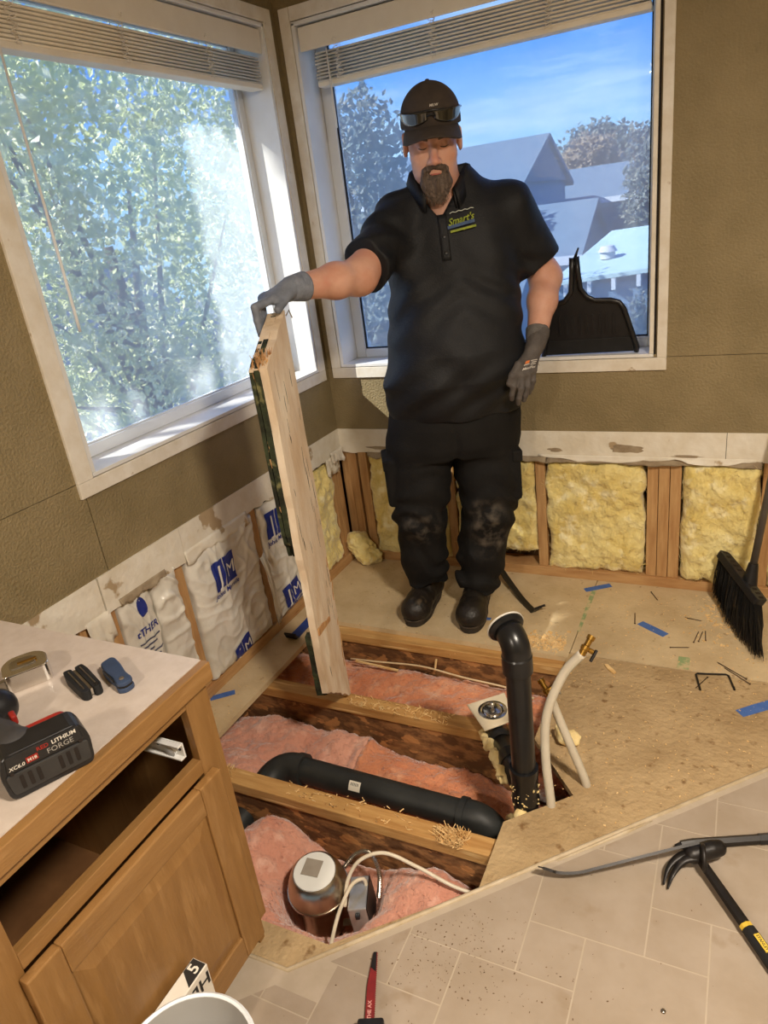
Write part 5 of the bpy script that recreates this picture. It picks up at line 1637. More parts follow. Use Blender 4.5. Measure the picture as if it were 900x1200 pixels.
# crumbs of sawdust and debris nobody would count
mb = MB()
def bit(x, y, z, s):
    a = random.uniform(0, 6.28)
    l, w = s, s * random.uniform(0.2, 0.6)
    mb.box((x, y, z + w * 0.3), (l, w, w * 0.6), None, rotm(random.uniform(-.3, .3), random.uniform(-.3, .3), a))
for i in range(900):
    x, y = random.uniform(1.16, 1.85), random.uniform(-1.3, -0.05)
    if x - y > 2.68:
        continue
    bit(x, y, 0.001, random.uniform(0.0015, 0.006))
for i in range(300):
    bit(random.uniform(0.98, 1.12), random.gauss(-0.50, 0.03), 0.001, random.uniform(0.003, 0.014))
for i in range(260):
    bit(random.uniform(0.3, 1.1), min(-0.05, random.gauss(-0.4, 0.12)), 0.001, random.uniform(0.0015, 0.005))
for i in range(200):
    bit(random.gauss(1.62, 0.05), random.gauss(-0.17, 0.10) - 0.03, 0.001, random.uniform(0.003, 0.012))
for i in range(140):
    bit(random.uniform(0.02, 0.14), random.uniform(-1.3, -0.65), 0.001, random.uniform(0.0015, 0.004))
o = mb.build('sawdust', M_strand, fix=False)
tag(o, 'pale sawdust and wood crumbs scattered over the subfloor', 'sawdust', kind='stuff')
mb = MB()
for i in range(420):
    x, y = random.gauss(1.12, 0.12), random.gauss(-1.72, 0.07)
    if x - y < 2.76:
        continue
    bit(x, y, 0.0046, random.uniform(0.001, 0.004))
for i in range(160):
    x, y = random.uniform(0.8, 1.7), random.uniform(-2.1, -1.1)
    if x - y < 2.76:
        continue
    bit(x, y, 0.0046, random.uniform(0.001, 0.003))
o = mb.build('grit', mat('dark_grit', rgb(120, 92, 60), rgb(92, 68, 44), scale=60, rough=0.9), fix=False)
tag(o, 'dark grit scattered on the vinyl next to the hole', 'grit', kind='stuff')
scr = thing('screw', 'small bright screw head on the vinyl at the bottom edge', 'screw', (1.57, -1.70, 0.0045))
MB().lathe([(0, 0.0), (0.0055, 0.0), (0.0048, 0.002), (0.0, 0.0025)], 14, Matrix.Translation((1.572, -1.70, 0.0045))).build('head', M_steel, scr, smooth=True)
MB().box((1.572, -1.70, 0.0070), (0.006, 0.001, 0.0006)).build('slot', M_gap, scr)

# ------------------------------------------------------------------ the man
PA = 0.4964
person = thing('person', 'man in black polo, dark cargo trousers and cap holding the torn board', 'person', (0.58, -0.315, 0.001), PA)
PINV = MW[person].inverted()
def w2l(p):
    return tuple(PINV @ Vector(p))
M_skin = mat('skin', rgb(216, 168, 146), rgb(202, 148, 124), scale=12, rough=0.5, sss=0.12, bump=0.05, bscale=120, c3=rgb(208, 142, 122), s3=7, t3=(0.58, 0.72))
M_shirt = mat('black_polo', rgb(19, 20, 23), rgb(27, 28, 31), scale=8, rough=0.6, spec=0.35, bump=0.2, bscale=220)
M_trouser = mat('black_cargo', rgb(19, 18, 18), rgb(27, 26, 25), scale=7, rough=0.8, spec=0.25, bump=0.2, bscale=160, c3=rgb(74, 68, 60), s3=5, t3=(0.70, 0.80))
M_boot = mat('black_leather', rgb(24, 21, 18), rgb(36, 30, 25), scale=18, rough=0.45, bump=0.3, bscale=70, c3=rgb(88, 74, 56), s3=14, t3=(0.64, 0.76))
M_sole = mat('boot_rubber', rgb(38, 32, 26), rgb(54, 46, 36), scale=30, rough=0.75)
M_capm = mat('brown_black_cap', rgb(58, 49, 42), rgb(66, 56, 48), scale=30, rough=0.85, bump=0.1, bscale=300)
M_beard = mat('grey_brown_beard', rgb(108, 92, 80), rgb(66, 55, 48), scale=60, rough=0.7, bump=0.8, bscale=140, stretch=(1.6, 1.6, 0.35), c3=rgb(140, 124, 112), s3=60, t3=(0.6, 0.72))
M_glove = mat('grey_nitrile_glove', rgb(92, 86, 82), rgb(78, 72, 68), scale=25, rough=0.7, bump=0.3, bscale=180)
M_glovecuff = mat('grey_knit_cuff', rgb(112, 108, 104), rgb(96, 92, 88), scale=60, rough=0.9, bump=0.5, bscale=260, stretch=(1, 1, 0.4))
M_lens = mat('dark_lens', rgb(20, 22, 22), rgb(32, 32, 28), scale=4, rough=0.06, spec=0.9, coat=1.0)
M_lip = mat('lips', rgb(178, 104, 92), rgb(164, 92, 82), scale=20, rough=0.5)

SH_R, EL_R, WR_R = (-0.025, 0.0, 1.492), (-0.178, -0.225, 1.342), (-0.372, -0.425, 1.348)
SH_L, EL_L, WR_L = (0.362, 0.0, 1.482), (0.488, 0.055, 1.235), (0.405, -0.110, 1.052)
HC = Vector((0.112, -0.045, 1.712))
HM = Matrix.Translation(HC) @ Matrix.Rotation(-0.10, 4, 'Z') @ Matrix.Rotation(0.20, 4, 'X')
def head_sdf(P):
    Q = xf(P, HM)
    d = ell(Q, (0, 0.018, 0.028), (0.081, 0.098, 0.104))
    d = smin(d, ell(Q, (0, -0.028, -0.040), (0.073, 0.070, 0.090)), 0.03)
    d = smin(d, ell(Q, (0, -0.034, -0.088), (0.060, 0.058, 0.046)), 0.03)
    for s in (-1, 1):
        d = smin(d, ell(Q, (s * 0.044, -0.058, -0.034), (0.028, 0.028, 0.030)), 0.02)
        d = smin(d, cone(Q, (s * 0.010, -0.092, 0.016), (s * 0.050, -0.074, 0.014), 0.013, 0.010), 0.012)
    for s in (-1, 1):
        d = smax(d, -ell(Q, (s * 0.033, -0.106, -0.004), (0.019, 0.016, 0.012)), 0.010)
        d = smin(d, ell(Q, (s * 0.033, -0.083, -0.005), (0.0155, 0.0145, 0.0125)), 0.004)
    d = smin(d, cone(Q, (0, -0.092, 0.006), (0, -0.121, -0.044), 0.0090, 0.0140), 0.010)
    for s in (-1, 1):
        d = smin(d, ell(Q, (s * 0.014, -0.108, -0.049), (0.010, 0.012, 0.0095)), 0.006)
    d = smin(d, ell(Q, (0, -0.094, -0.071), (0.024, 0.012, 0.007)), 0.006)
    d = smin(d, ell(Q, (0, -0.092, -0.084), (0.020, 0.012, 0.007)), 0.006)
    d = smax(d, -cone(Q, (-0.020, -0.106, -0.0775), (0.020, -0.106, -0.0775), 0.003, 0.003), 0.003)
    for s in (-1, 1):
        e = ell(Q, (s * 0.089, 0.012, -0.006), (0.010, 0.024, 0.037))
        e = smax(e, -ell(Q, (s * 0.097, 0.012, -0.005), (0.008, 0.012, 0.018)), 0.006)
        d = smin(d, e, 0.006)
    return d
def body_sdf(X, Y, Z):
    P = (X, Y, Z)
    d = head_sdf(P)
    d = smin(d, cone(P, (0.116, -0.020, 1.64), (0.142, 0.005, 1.52), 0.062, 0.084), 0.03)
    t = loft(P, [(0.70, 0.10, 0.0, 0.20, 0.13), (0.82, 0.114, 0.0, 0.215, 0.150), (1.0, 0.125, -0.03, 0.215, 0.165), (1.25, 0.148, 0.0, 0.198, 0.135), (1.45, 0.16, 0.01, 0.18, 0.10), (1.54, 0.155, 0.018, 0.10, 0.07)])
    d = smin(d, t, 0.04)
    d = smin(d, chain(P, [SH_R, EL_R], [0.062, 0.052], 0.03), 0.03)
    d = smin(d, chain(P, [EL_R, tuple(np.array(EL_R) * 0.62 + np.array(WR_R) * 0.38), WR_R], [0.052, 0.050, 0.034], 0.03), 0.04)
    d = smin(d, chain(P, [SH_L, EL_L], [0.062, 0.050], 0.03), 0.03)
    d = smin(d, chain(P, [EL_L, tuple(np.array(EL_L) * 0.62 + np.array(WR_L) * 0.38), WR_L], [0.051, 0.049, 0.033], 0.03), 0.04)
    d = smin(d, chain(P, [(-0.01, 0, 0.70), (-0.052, -0.03, 0.43), (-0.055, 0.0, 0.24)], [0.09, 0.062, 0.05], 0.03), 0.02)
    d = smin(d, chain(P, [(0.20, 0, 0.70), (0.185, -0.05, 0.43), (0.155, -0.05, 0.24)], [0.09, 0.062, 0.05], 0.03), 0.02)
    return d
# body in two resolutions would split it: one continuous surface at 6 mm
sdf_obj('body', body_sdf, (-0.46, -0.52, 0.06), (0.62, 0.22, 1.88), 0.0058, M_skin, person)

# polo shirt
TORSO = [(0.815, 0.112, 0.0, 0.244, 0.176), (0.85, 0.114, -0.005, 0.252, 0.186), (0.95, 0.118, -0.028, 0.254, 0.200), (1.05, 0.130, -0.032, 0.244, 0.198), (1.15, 0.140, -0.02, 0.234, 0.182),
         (1.25, 0.148, -0.004, 0.230, 0.166), (1.35, 0.156, 0.0, 0.232, 0.152), (1.45, 0.164, 0.008, 0.226, 0.134), (1.50, 0.164, 0.012, 0.218, 0.118), (1.55, 0.160, 0.016, 0.182, 0.098), (1.59, 0.150, 0.018, 0.122, 0.086), (1.63, 0.142, 0.018, 0.088, 0.080)]
def cut_plane(P, c, n):
    n = np.array(n, float)
    n /= np.linalg.norm(n)
    return (P[0] - c[0]) * n[0] + (P[1] - c[1]) * n[1] + (P[2] - c[2]) * n[2]
def shirt_sdf(X, Y, Z):
    P = (X, Y, Z)
    t = loft(P, TORSO, 2.25)
    # loose cloth: long diagonal folds from the chest to the waist
    fold = 0.006 * np.sin(26 * Z + 15 * X + 3.0 * vn(X * 5, Y * 5, Z * 4)) * np.clip((1.28 - Z) / 0.3, 0, 1)
    fold += 0.006 * np.sin(52 * Z - 34 * X + 3 * vn(X * 6 + 7, Y * 6, Z * 5)) * np.exp(-((Z - 0.92) / 0.10) ** 2)
    fold += 0.0035 * np.sin(64 * Z + 40 * np.abs(X - 0.15) + 3 * vn(X * 7, Y * 7, Z * 6)) * np.exp(-((Z - 1.22) / 0.12) ** 2)
    fold += 0.004 * np.sin(40 * X + 9 * Z) * np.clip((Z - 1.1) / 0.2, 0, 1)
    t = t + fold * np.exp(-((t) / 0.06) ** 2)
    er = np.array(SH_R) * 0.16 + np.array(EL_R) * 0.84
    sr = cone(P, SH_R, EL_R, 0.076, 0.078)
    sr = sr + 0.006 * np.sin(46 * (Z + Y * 0.8 - X * 0.4) + 4 * vn(X * 8, Y * 8, Z * 8))
    sr = np.maximum(sr, cut_plane(P, er, np.array(EL_R) - np.array(SH_R) + np.array((0.02, -0.02, 0.10))))
    elp = np.array(SH_L) * 0.26 + np.array(EL_L) * 0.74
    sl = cone(P, SH_L, EL_L, 0.078, 0.080)
    sl = sl + 0.005 * np.sin(44 * (Z * 0.9 + X * 0.7) + 4 * vn(X * 8, Y * 8, Z * 8 + 9))
    sl = np.maximum(sl, cut_plane(P, elp, np.array(EL_L) - np.array(SH_L)))
    d = smin(smin(t, sr, 0.07), sl, 0.07)
    # open collar, a V of skin under the throat
    v = np.maximum(np.abs(X - 0.110) - (Z - 1.474) * 0.72, 1.474 - Z)
    v = np.maximum(v, Y + 0.015)
    d = np.maximum(d, -np.maximum(v, -0.2))
    return d
sdf_obj('polo_shirt', shirt_sdf, (-0.32, -0.36, 0.77), (0.62, 0.26, 1.66), 0.0062, M_shirt, person)
# collar, placket and buttons
def collar_pt(a, t):
    """ring round the neck: a angle (0 = front), t 0 = base, 1 = top edge"""
    c = max(0.0, math.cos(a))
    x = 0.136 - 0.024 * c + (0.088 + 0.012 * (1 - t)) * math.sin(a)
    y = 0.010 - (0.088 + 0.014 * (1 - t) + 0.036 * c * c) * math.cos(a)
    z = 1.588 + 0.050 * t - 0.112 * c ** 2 * (1 - 0.12 * t)
    return (x, y, z)
P = []
for i in range(49):
    a = 0.50 + (2 * math.pi - 1.0) * i / 48
    row = [collar_pt(a, 0.0), collar_pt(a, 0.5), collar_pt(a, 1.0)]
    cc = max(0.0, math.cos(a))
    fx = 0.136 - 0.020 * cc + 0.116 * math.sin(a)
    fy = 0.010 - (0.122 + 0.026 * cc * cc) * math.cos(a)
    row += [((row[2][0] + fx) / 2, (row[2][1] + fy) / 2, row[2][2] - 0.006), (fx, fy, row[2][2] - 0.042 - 0.028 * max(0, math.cos(a)) ** 3)]
    P.append(row)
PM = MW[person]
col = MB().grid(P, PM).build('collar', M_shirt, person, smooth=True)
col.modifiers.new('thick', 'SOLIDIFY').thickness = 0.004
def shirt_front(x, z):
    """y of the front cloth at x, z"""
    t = np.array(TORSO)
    cx, cy, rx, ry = (float(np.interp(z, t[:, 0], t[:, i])) for i in range(1, 5))
    k = max(0.0, 1 - abs((x - cx) / rx) ** 2.25) ** (1 / 2.25)
    return cy - ry * k
pl_ = [[(0.098 + dx, shirt_front(0.108 + dx, z) - 0.006, z) for dx in (0.0, 0.010, 0.022, 0.030)] for z in np.linspace(1.35, 1.49, 10)]
pk = MB().grid(pl_, PM).build('placket', M_shirt, person, smooth=True)
pk.modifiers.new('thick', 'SOLIDIFY').thickness = 0.004
for z in (1.375, 1.425):
    MB().lathe([(0, 0), (0.0055, 0), (0.005, 0.0018), (0, 0.0012)], 14, PM @ Matrix.Translation((0.113, shirt_front(0.123, z) - 0.010, z)) @ rotm(math.pi / 2, 0, 0)).build('button', M_black, person)
# chest logo
M_lime = mat('lime_embroidery', rgb(150, 160, 48), rgb(110, 126, 40), scale=60, rough=0.7)
M_emb = mat('blue_embroidery', rgb(70, 92, 128), rgb(58, 78, 112), scale=60, rough=0.7)
M_wemb = mat('pale_embroidery', rgb(190, 196, 186))
def chest(u, v):
    x = 0.172 + u
    z = 1.458 + v
    return tuple(PM @ Vector((x, shirt_front(x, z) - 0.011, z)))
vs, fs = text_mesh("Smart's", 0.029, bold=True, shear=0.25)
decal('chest_logo', [(p[0], p[1] + 0.010 + p[0] * 0.16) for p in vs], fs, chest, M_lime, person)
decal('chest_logo', [(-0.046 + 0.09 * i / 8, -0.012 + 0.012 * i / 8 + (0.007 if j else -0.003)) for i in range(9) for j in range(2)], [(2 * i, 2 * i + 2, 2 * i + 3, 2 * i + 1) for i in range(8)], chest, M_emb, person)
decal('chest_logo', [(-0.038 + 0.085 * i / 8, -0.024 + 0.010 * i / 8 + (0.004 if j else -0.003)) for i in range(9) for j in range(2)], [(2 * i, 2 * i + 2, 2 * i + 3, 2 * i + 1) for i in range(8)], chest, M_lime, person)
decal('chest_logo', [(-0.034 + 0.08 * i / 8, 0.030 + 0.008 * i / 8 + (0.0022 if j else 0) + 0.003 * (i % 2)) for i in range(9) for j in range(2)], [(2 * i, 2 * i + 2, 2 * i + 3, 2 * i + 1) for i in range(8)], chest, M_wemb, person)

# trousers
LEG_R = ([(-0.025, 0.0, 0.68), (-0.045, -0.030, 0.54), (-0.064, -0.050, 0.43), (-0.062, -0.010, 0.26), (-0.058, 0.0, 0.125)], [0.136, 0.112, 0.094, 0.090, 0.086])
LEG_L = ([(0.205, 0.0, 0.68), (0.208, -0.040, 0.54), (0.202, -0.068, 0.43), (0.166, -0.050, 0.26), (0.138, -0.065, 0.105)], [0.138, 0.114, 0.098, 0.094, 0.086])
def trouser_sdf(X, Y, Z):
    P = (X, Y, Z)
    h = loft(P, [(0.66, 0.094, 0.0, 0.245, 0.155), (0.70, 0.10, 0.0, 0.252, 0.168), (0.78, 0.108, 0.0, 0.250, 0.172), (0.88, 0.114, 0.0, 0.236, 0.165)], 2.3)
    wr = 0.007 * np.sin(62 * Z + 22 * Y + 18 * X + 5 * vn(X * 9, Y * 9, Z * 7)) * (0.35 + np.exp(-((Z - 0.42) / 0.09) ** 2) + np.exp(-((Z - 0.16) / 0.07) ** 2))
    a = chain(P, *LEG_R, k=0.03) + wr
    c = chain(P, *LEG_L, k=0.03) + wr
    a = np.maximum(a, 0.125 - Z - 0.012 * np.sin(X * 40))
    c = np.maximum(c, 0.095 - Z - 0.012 * np.sin(X * 40 + 1))
    legs = smin(a, c, 0.005)
    d = smin(h, legs, 0.02)
    # crease up the middle
    d = d + 0.010 * np.exp(-((X - 0.085) / 0.018) ** 2) * np.clip((0.84 - Z) / 0.1, 0, 1) * (Y < 0)
    # cargo pockets on the thighs
    d = smin(d, rbox(P, (-0.155, 0.0, 0.58), (0.022, 0.085, 0.095), 0.015), 0.012)
    d = smin(d, rbox(P, (0.305, -0.03, 0.56), (0.025, 0.085, 0.100), 0.015), 0.012)
    return d
sdf_obj('cargo_trousers', trouser_sdf, (-0.22, -0.26, 0.07), (0.40, 0.24, 0.90), 0.0058, M_trouser, person)
_nt = M_trouser.node_tree
_b = _nt.nodes['Principled BSDF']
_src = _b.inputs['Base Color'].links[0].from_socket
_tc = _nt.nodes.new('ShaderNodeTexCoord')
_nz = _nt.nodes.new('ShaderNodeTexNoise')
_nz.inputs['Scale'].default_value = 22
_nz.inputs['Detail'].default_value = 6
_nt.links.new(_tc.outputs['Object'], _nz.inputs['Vector'])
_nr = _nt.nodes.new('ShaderNodeMapRange')
_nr.inputs['From Min'].default_value = 0.46
_nr.inputs['From Max'].default_value = 0.72
_nt.links.new(_nz.outputs['Fac'], _nr.inputs['Value'])
for _c in ((-0.06, -0.15, 0.405), (0.175, -0.17, 0.425), (0.20, -0.15, 0.33)):
    _d = _nt.nodes.new('ShaderNodeVectorMath')
    _d.operation = 'DISTANCE'
    _d.inputs[1].default_value = _c
    _nt.links.new(_tc.outputs['Object'], _d.inputs[0])
    _r1 = _nt.nodes.new('ShaderNodeMapRange')
    _r1.inputs['From Min'].default_value = 0.10
    _r1.inputs['From Max'].default_value = 0.02
    _nt.links.new(_d.outputs['Value'], _r1.inputs['Value'])
    _m1 = _nt.nodes.new('ShaderNodeMath')
    _m1.operation = 'MULTIPLY'
    _nt.links.new(_r1.outputs[0], _m1.inputs[0])
    _nt.links.new(_nr.outputs[0], _m1.inputs[1])
    _x = _nt.nodes.new('ShaderNodeMixRGB')
    _x.inputs[2].default_value = rgb(98, 90, 80)
    _nt.links.new(_m1.outputs[0], _x.inputs[0])
    _nt.links.new(_src, _x.inputs[1])
    _src = _x.outputs[0]
_nt.links.new(_src, _b.inputs['Base Color'])
MB().bb(0.2955, 0.3345, -0.12, 0.05, 0.615, 0.660, PM).build('pocket_flap', M_trouser, person, bevel=0.006)
MB().bb(-0.1815, -0.145, -0.08, 0.08, 0.630, 0.672, PM).build('pocket_flap', M_trouser, person, bevel=0.006)

# boots
def make_boot(heel, toe, hgt):
    hv_, tv = Vector((*heel, 0.0)), Vector((*toe, 0.0))
    L_ = (tv - hv_).length
    B = frame(hv_, (tv - hv_), (0, 0, 1))       # x towards the toe
    def bs(X, Y, Z):
        Q = xf((X, Y, Z), B)
        d = cone(Q, (0.035, 0, 0.055), (L_ - 0.055, 0, 0.052), 0.046, 0.053)
        d = smin(d, ell(Q, (L_ - 0.062, 0, 0.048), (0.064, 0.058, 0.054)), 0.02)
        d = smin(d, cone(Q, (0.050, 0, 0.07), (0.062, 0, hgt), 0.048, 0.052), 0.03)
        d = smin(d, cone(Q, (0.09, 0, 0.11), (L_ - 0.10, 0, 0.065), 0.040, 0.040), 0.03)
        d = d + 0.0025 * np.sin(Q[0] * 120) * np.exp(-((Q[0] - L_ * 0.55) / 0.05) ** 2) * (Q[2] > 0.06)
        return np.maximum(d, 0.022 - Q[2])
    c = (hv_ + tv) / 2
    o = sdf_obj('boot', bs, (c.x - 0.21, c.y - 0.24, 0.0), (c.x + 0.21, c.y + 0.24, hgt + 0.07), 0.0048, M_boot, person)
    so = []
    for i in range(28):
        a = 2 * math.pi * i / 28
        x = L_ / 2 + (L_ / 2 + 0.004) * math.cos(a)
        w = 0.051 + 0.011 * max(0, math.cos(a)) - 0.004 * max(0, -math.cos(a))
        w *= 1 - 0.16 * math.exp(-((math.cos(a) + 0.15) / 0.3) ** 2)
        s = math.sin(a)
        so.append((x, w * (abs(s) ** 0.75) * (1 if s > 0 else -1)))
    sole = MB().prism(so, 0.0, 0.026, PM @ B).build('sole', M_sole, o, bevel=0.004)
    mb = MB()
    for k in range(5):
        x = L_ - 0.125 - k * 0.017
        z = 0.105 + k * 0.009
        mb.tube([(x, -0.030, z - 0.006), (x + 0.006, -0.012, z + 0.004), (x + 0.006, 0.012, z + 0.004), (x, 0.030, z - 0.006)], 0.0035, 6, PM @ B)
    mb.build('laces', M_rubber, o, smooth=True)
    wt = [PM @ B @ Vector((x * 1.0, y * 1.06, 0.0265)) for x, y in so] + [PM @ B @ Vector((so[0][0], so[0][1] * 1.06, 0.0265))]
    MB().tube(wt, 0.0035, 6).build('welt', mat('worn_welt', rgb(70, 58, 44), rgb(52, 43, 34), scale=40, rough=0.8), o, smooth=True)
    tc_ = [PM @ B @ Vector((L_ - 0.085 + 0.012 * math.cos(a_) , 0.0545 * math.sin(a_), 0.050 + 0.0555 * math.cos(a_))) for a_ in np.linspace(-1.6, 1.6, 12)]
    MB().tube(tc_, 0.0022, 6).build('toe_cap_seam', M_sole, o, smooth=True)
    return o
make_boot((-0.020, 0.105), (-0.150, -0.160), 0.15)
make_boot((0.165, 0.030), (0.062, -0.262), 0.14)

# cap, sunglasses, beard
def cap_sdf(X, Y, Z):
    Q = xf((X, Y, Z), HM)
    d = ell(Q, (0, 0.010, 0.046), (0.096, 0.114, 0.118))
    d = smin(d, ell(Q, (0, -0.030, 0.085), (0.082, 0.078, 0.068)), 0.03)
    d = np.maximum(d, -ell(Q, (0, 0.010, 0.044), (0.088, 0.106, 0.110)))
    return np.maximum(d, 0.042 - Q[2])
cap = sdf_obj('cap', cap_sdf, (-0.02, -0.20, 1.70), (0.25, 0.12, 1.91), 0.0042, M_capm, person)
HW = PM @ HM
P = []
for i in range(25):
    s = -1 + 2 * i / 24
    row = []
    for j in range(9):
        t = j / 8
        x = s * (0.084 + 0.010 * t)
        y0 = 0.010 - 0.110 * math.sqrt(max(0, 1 - (s * 0.90) ** 2))
        ext = 0.088 * math.sqrt(max(0.0, 1 - abs(s) ** 2.6))
        row.append((x, y0 - ext * t, 0.052 - 0.010 * t - 0.030 * abs(s) ** 2.0 * (0.35 + 0.65 * t) - 0.012 * t * t))
    P.append(row)
brim = MB().grid(P, HW).build('cap_brim', M_capm, cap, smooth=True)
brim.modifiers.new('thick', 'SOLIDIFY').thickness = 0.0045
MB().lathe([(0, 0), (0.007, 0), (0.006, 0.005), (0, 0.006)], 14, HW @ Matrix.Translation((0, 0.008, 0.163))).build('cap_button', M_capm, cap, smooth=True)
MB().tube([tuple((0, 0.010 - 0.1145 * math.sin(a), 0.046 + 0.1185 * math.cos(a))) for a in np.linspace(0.05, 0.75, 8)], 0.0012, 5, HW).build('cap_seam', M_black, cap)
vs, fs = text_mesh('MILW', 0.010, bold=True, shear=0.25)
b_ = MB()
b_.add([(p[0] + 0.010, -0.1145, p[1] + 0.106) for p in vs], fs, HW)
b_.build('cap_lettering', M_wprint, cap, fix=False)
def ring(phi, z, off=0.0):
    return (0.0 + (0.0965 + off) * math.sin(phi), 0.010 - (0.121 + off) * math.cos(phi), z)
gl = MB().tube([ring(a, 0.090 + 0.003 * math.cos(a * 3), 0.004) for a in np.linspace(-1.2, 1.2, 40)], 0.0032, 8, HW).build('sunglasses', M_black, person, smooth=True)
for s in (-1, 1):
    P = []
    for i in range(13):
        a = s * (0.10 + 1.08 * i / 12)
        k = math.sin(math.pi * min(1, (i + 1.2) / 13.5)) ** 0.4
        P.append([ring(a, 0.091 - 0.036 * k * j / 6, 0.006 - 0.003 * j / 6) for j in range(7)])
    o = MB().grid(P, HW).build('lens', M_lens, gl, smooth=True)
    o.modifiers.new('thick', 'SOLIDIFY').thickness = 0.002
    MB().tube([ring(s * 1.15, 0.087, 0.003), ring(s * 1.5, 0.084, 0.0), ring(s * 2.1, 0.080, -0.002)], [0.0045, 0.004, 0.003], 8, HW).build('temple_arm', M_black, gl, smooth=True)
MB().tube([ring(-0.12, 0.078, 0.006), ring(0, 0.083, 0.008), ring(0.12, 0.078, 0.006)], 0.003, 8, HW).build('nose_bridge', M_black, gl, smooth=True)
def beard_sdf(X, Y, Z):
    Q = xf((X, Y, Z), HM)
    d = ell(Q, (0, -0.078, -0.122), (0.041, 0.036, 0.048))
    for s in (-1, 1):
        d = smin(d, cone(Q, (s * 0.004, -0.104, -0.061), (s * 0.032, -0.092, -0.074), 0.0095, 0.0085), 0.006)
        d = smin(d, cone(Q, (s * 0.033, -0.090, -0.074), (s * 0.034, -0.082, -0.112), 0.010, 0.018), 0.012)
    d = smax(d, -ell(Q, (0, -0.112, -0.081), (0.015, 0.020, 0.0042)), 0.003)
    d = d + 0.0035 * vn(Q[0] * 190, Q[1] * 190, Q[2] * 42) + 0.004 * vn(Q[0] * 70, Q[1] * 70, Q[2] * 30)
    return d
sdf_obj('beard', beard_sdf, (0.03, -0.21, 1.50), (0.20, 0.02, 1.68), 0.0028, M_beard, person)
# single hairs of the beard
mb = MB()
for i in range(900):
    x = random.gauss(0, 0.020)
    z = random.uniform(-0.168, -0.078)
    if abs(x) > 0.043 or (abs(x) < 0.02 and z > -0.092):
        continue
    k = 1 - (x / 0.046) ** 2 - ((z + 0.122) / 0.056) ** 2
    if k < 0:
        continue
    y = -0.078 - 0.034 * math.sqrt(k)
    l = random.uniform(0.008, 0.020)
    p0 = Vector((x, y, z))
    mb.tube([HW @ p0, HW @ (p0 + Vector((x * 0.08, -0.002, -l * 0.5))), HW @ (p0 + Vector((x * 0.1 + random.uniform(-.003, .003), 0.002, -l)))], [0.0007, 0.0006, 0.0002], 3, cap=False)
for i in range(260):
    s = random.choice((-1, 1))
    t = random.random()
    p0 = Vector((s * (0.003 + 0.030 * t), -0.1125 + 0.015 * t, -0.058 - 0.010 * t + random.uniform(-0.004, 0.004)))
    mb.tube([HW @ p0, HW @ (p0 + Vector((s * 0.006, -0.001, -0.008)))], [0.0007, 0.0002], 3, cap=False)
bh = mb.build('beard_hair', mat('beard_strand', rgb(118, 100, 86), rgb(70, 58, 50), scale=90, rough=0.6), person, fix=False)
bh['kind'] = 'stuff'
for s in (-1, 1):
    MB().tube([HW @ Vector((s * 0.016, -0.1005, 0.012)), HW @ Vector((s * 0.034, -0.0965, 0.017)), HW @ Vector((s * 0.052, -0.082, 0.012))], [0.003, 0.004, 0.002], 6).build('eyebrow', M_beard, person, smooth=True)
    MB().tube([HW @ Vector((s * 0.033 + dx, -0.0985 + 0.010 * (abs(dx) / 0.015) ** 2, -0.0115 + 0.004 * (abs(dx) / 0.015) ** 2)) for dx in (-0.014, -0.007, 0, 0.007, 0.014)], [0.0008, 0.0014, 0.0016, 0.0014, 0.0008], 6).build('eyelashes', M_beard, person, smooth=True)
MB().tube([HW @ Vector((x, -0.1035 + 6 * x * x, -0.0845)) for x in np.linspace(-0.017, 0.017, 7)], [0.001, 0.002, 0.0027, 0.0029, 0.0027, 0.002, 0.001], 8).build('lower_lip', M_lip, person, smooth=True)
# short hair under the cap at the sides
for s in (-1, 1):
    P = [[(s * (0.0845 - 0.02 * (t - 0.1) ** 2), -0.025 + 0.075 * t, 0.046 - 0.045 * q * (0.4 + 0.6 * t)) for q in np.linspace(0, 1, 5)] for t in np.linspace(0, 1, 8)]
    o = MB().grid(P, HW).build('hair', M_beard, person, smooth=True)
    o.modifiers.new('thick', 'SOLIDIFY').thickness = 0.003

# gloves
def hand_sdf(P, W, K, fingers, thumb, r=0.0105, wr=0.031):
    d = None
    for i, k in enumerate(K):
        c = cone(P, W, k, wr * 0.62, 0.0135)
        d = c if d is None else smin(d, c, 0.018)
    kc_ = (np.array(K[1]) + np.array(K[2])) / 2
    w_ = np.array(W)
    d = smin(d, cone(P, w_ - (kc_ - w_) * 0.25, w_ + (kc_ - w_) * 0.15, 0.0365, 0.028), 0.02)
    for i in range(3):
        d = smin(d, cone(P, K[i], K[i + 1], 0.0125, 0.0125), 0.010)
    for k, f in zip(K, fingers):
        pts = [k] + list(f)
        rs = [r * 1.15, r * 1.02, r * 0.95, r * 0.82][:len(pts)]
        d = smin(d, chain(P, pts, rs, 0.004), 0.006)
    t = chain(P, thumb, [0.016, 0.0135, 0.0115, 0.0095][:len(thumb)], 0.006)
    return smin(d, t, 0.010)
WRw = Vector((0.4525, -0.873, 1.348))
kc = Vector((0.418, -0.950, 1.338))
pv = Vector((0.87, -0.48, 0))
Kw = [kc + pv * s + Vector((0, 0, -abs(s) * 0.15)) for s in (0.033, 0.011, -0.011, -0.031)]
bd = Vector((0.309, -0.951, 0))
bo_ = Vector((-0.951, -0.309, 0))
F_R = []
for s, dz in ((0.062, -0.010), (0.040, 0.0), (0.017, -0.002), (-0.006, 0.006)):
    base = Vector((0.470, -0.955, 0)) + bo_ * 0.064 + bd * s
    F_R.append([w2l((base.x, base.y, 1.322)), w2l((base.x, base.y, 1.288)), w2l((base.x + 0.003, base.y, 1.258 + dz))])
K_R = [w2l(k) for k in Kw]
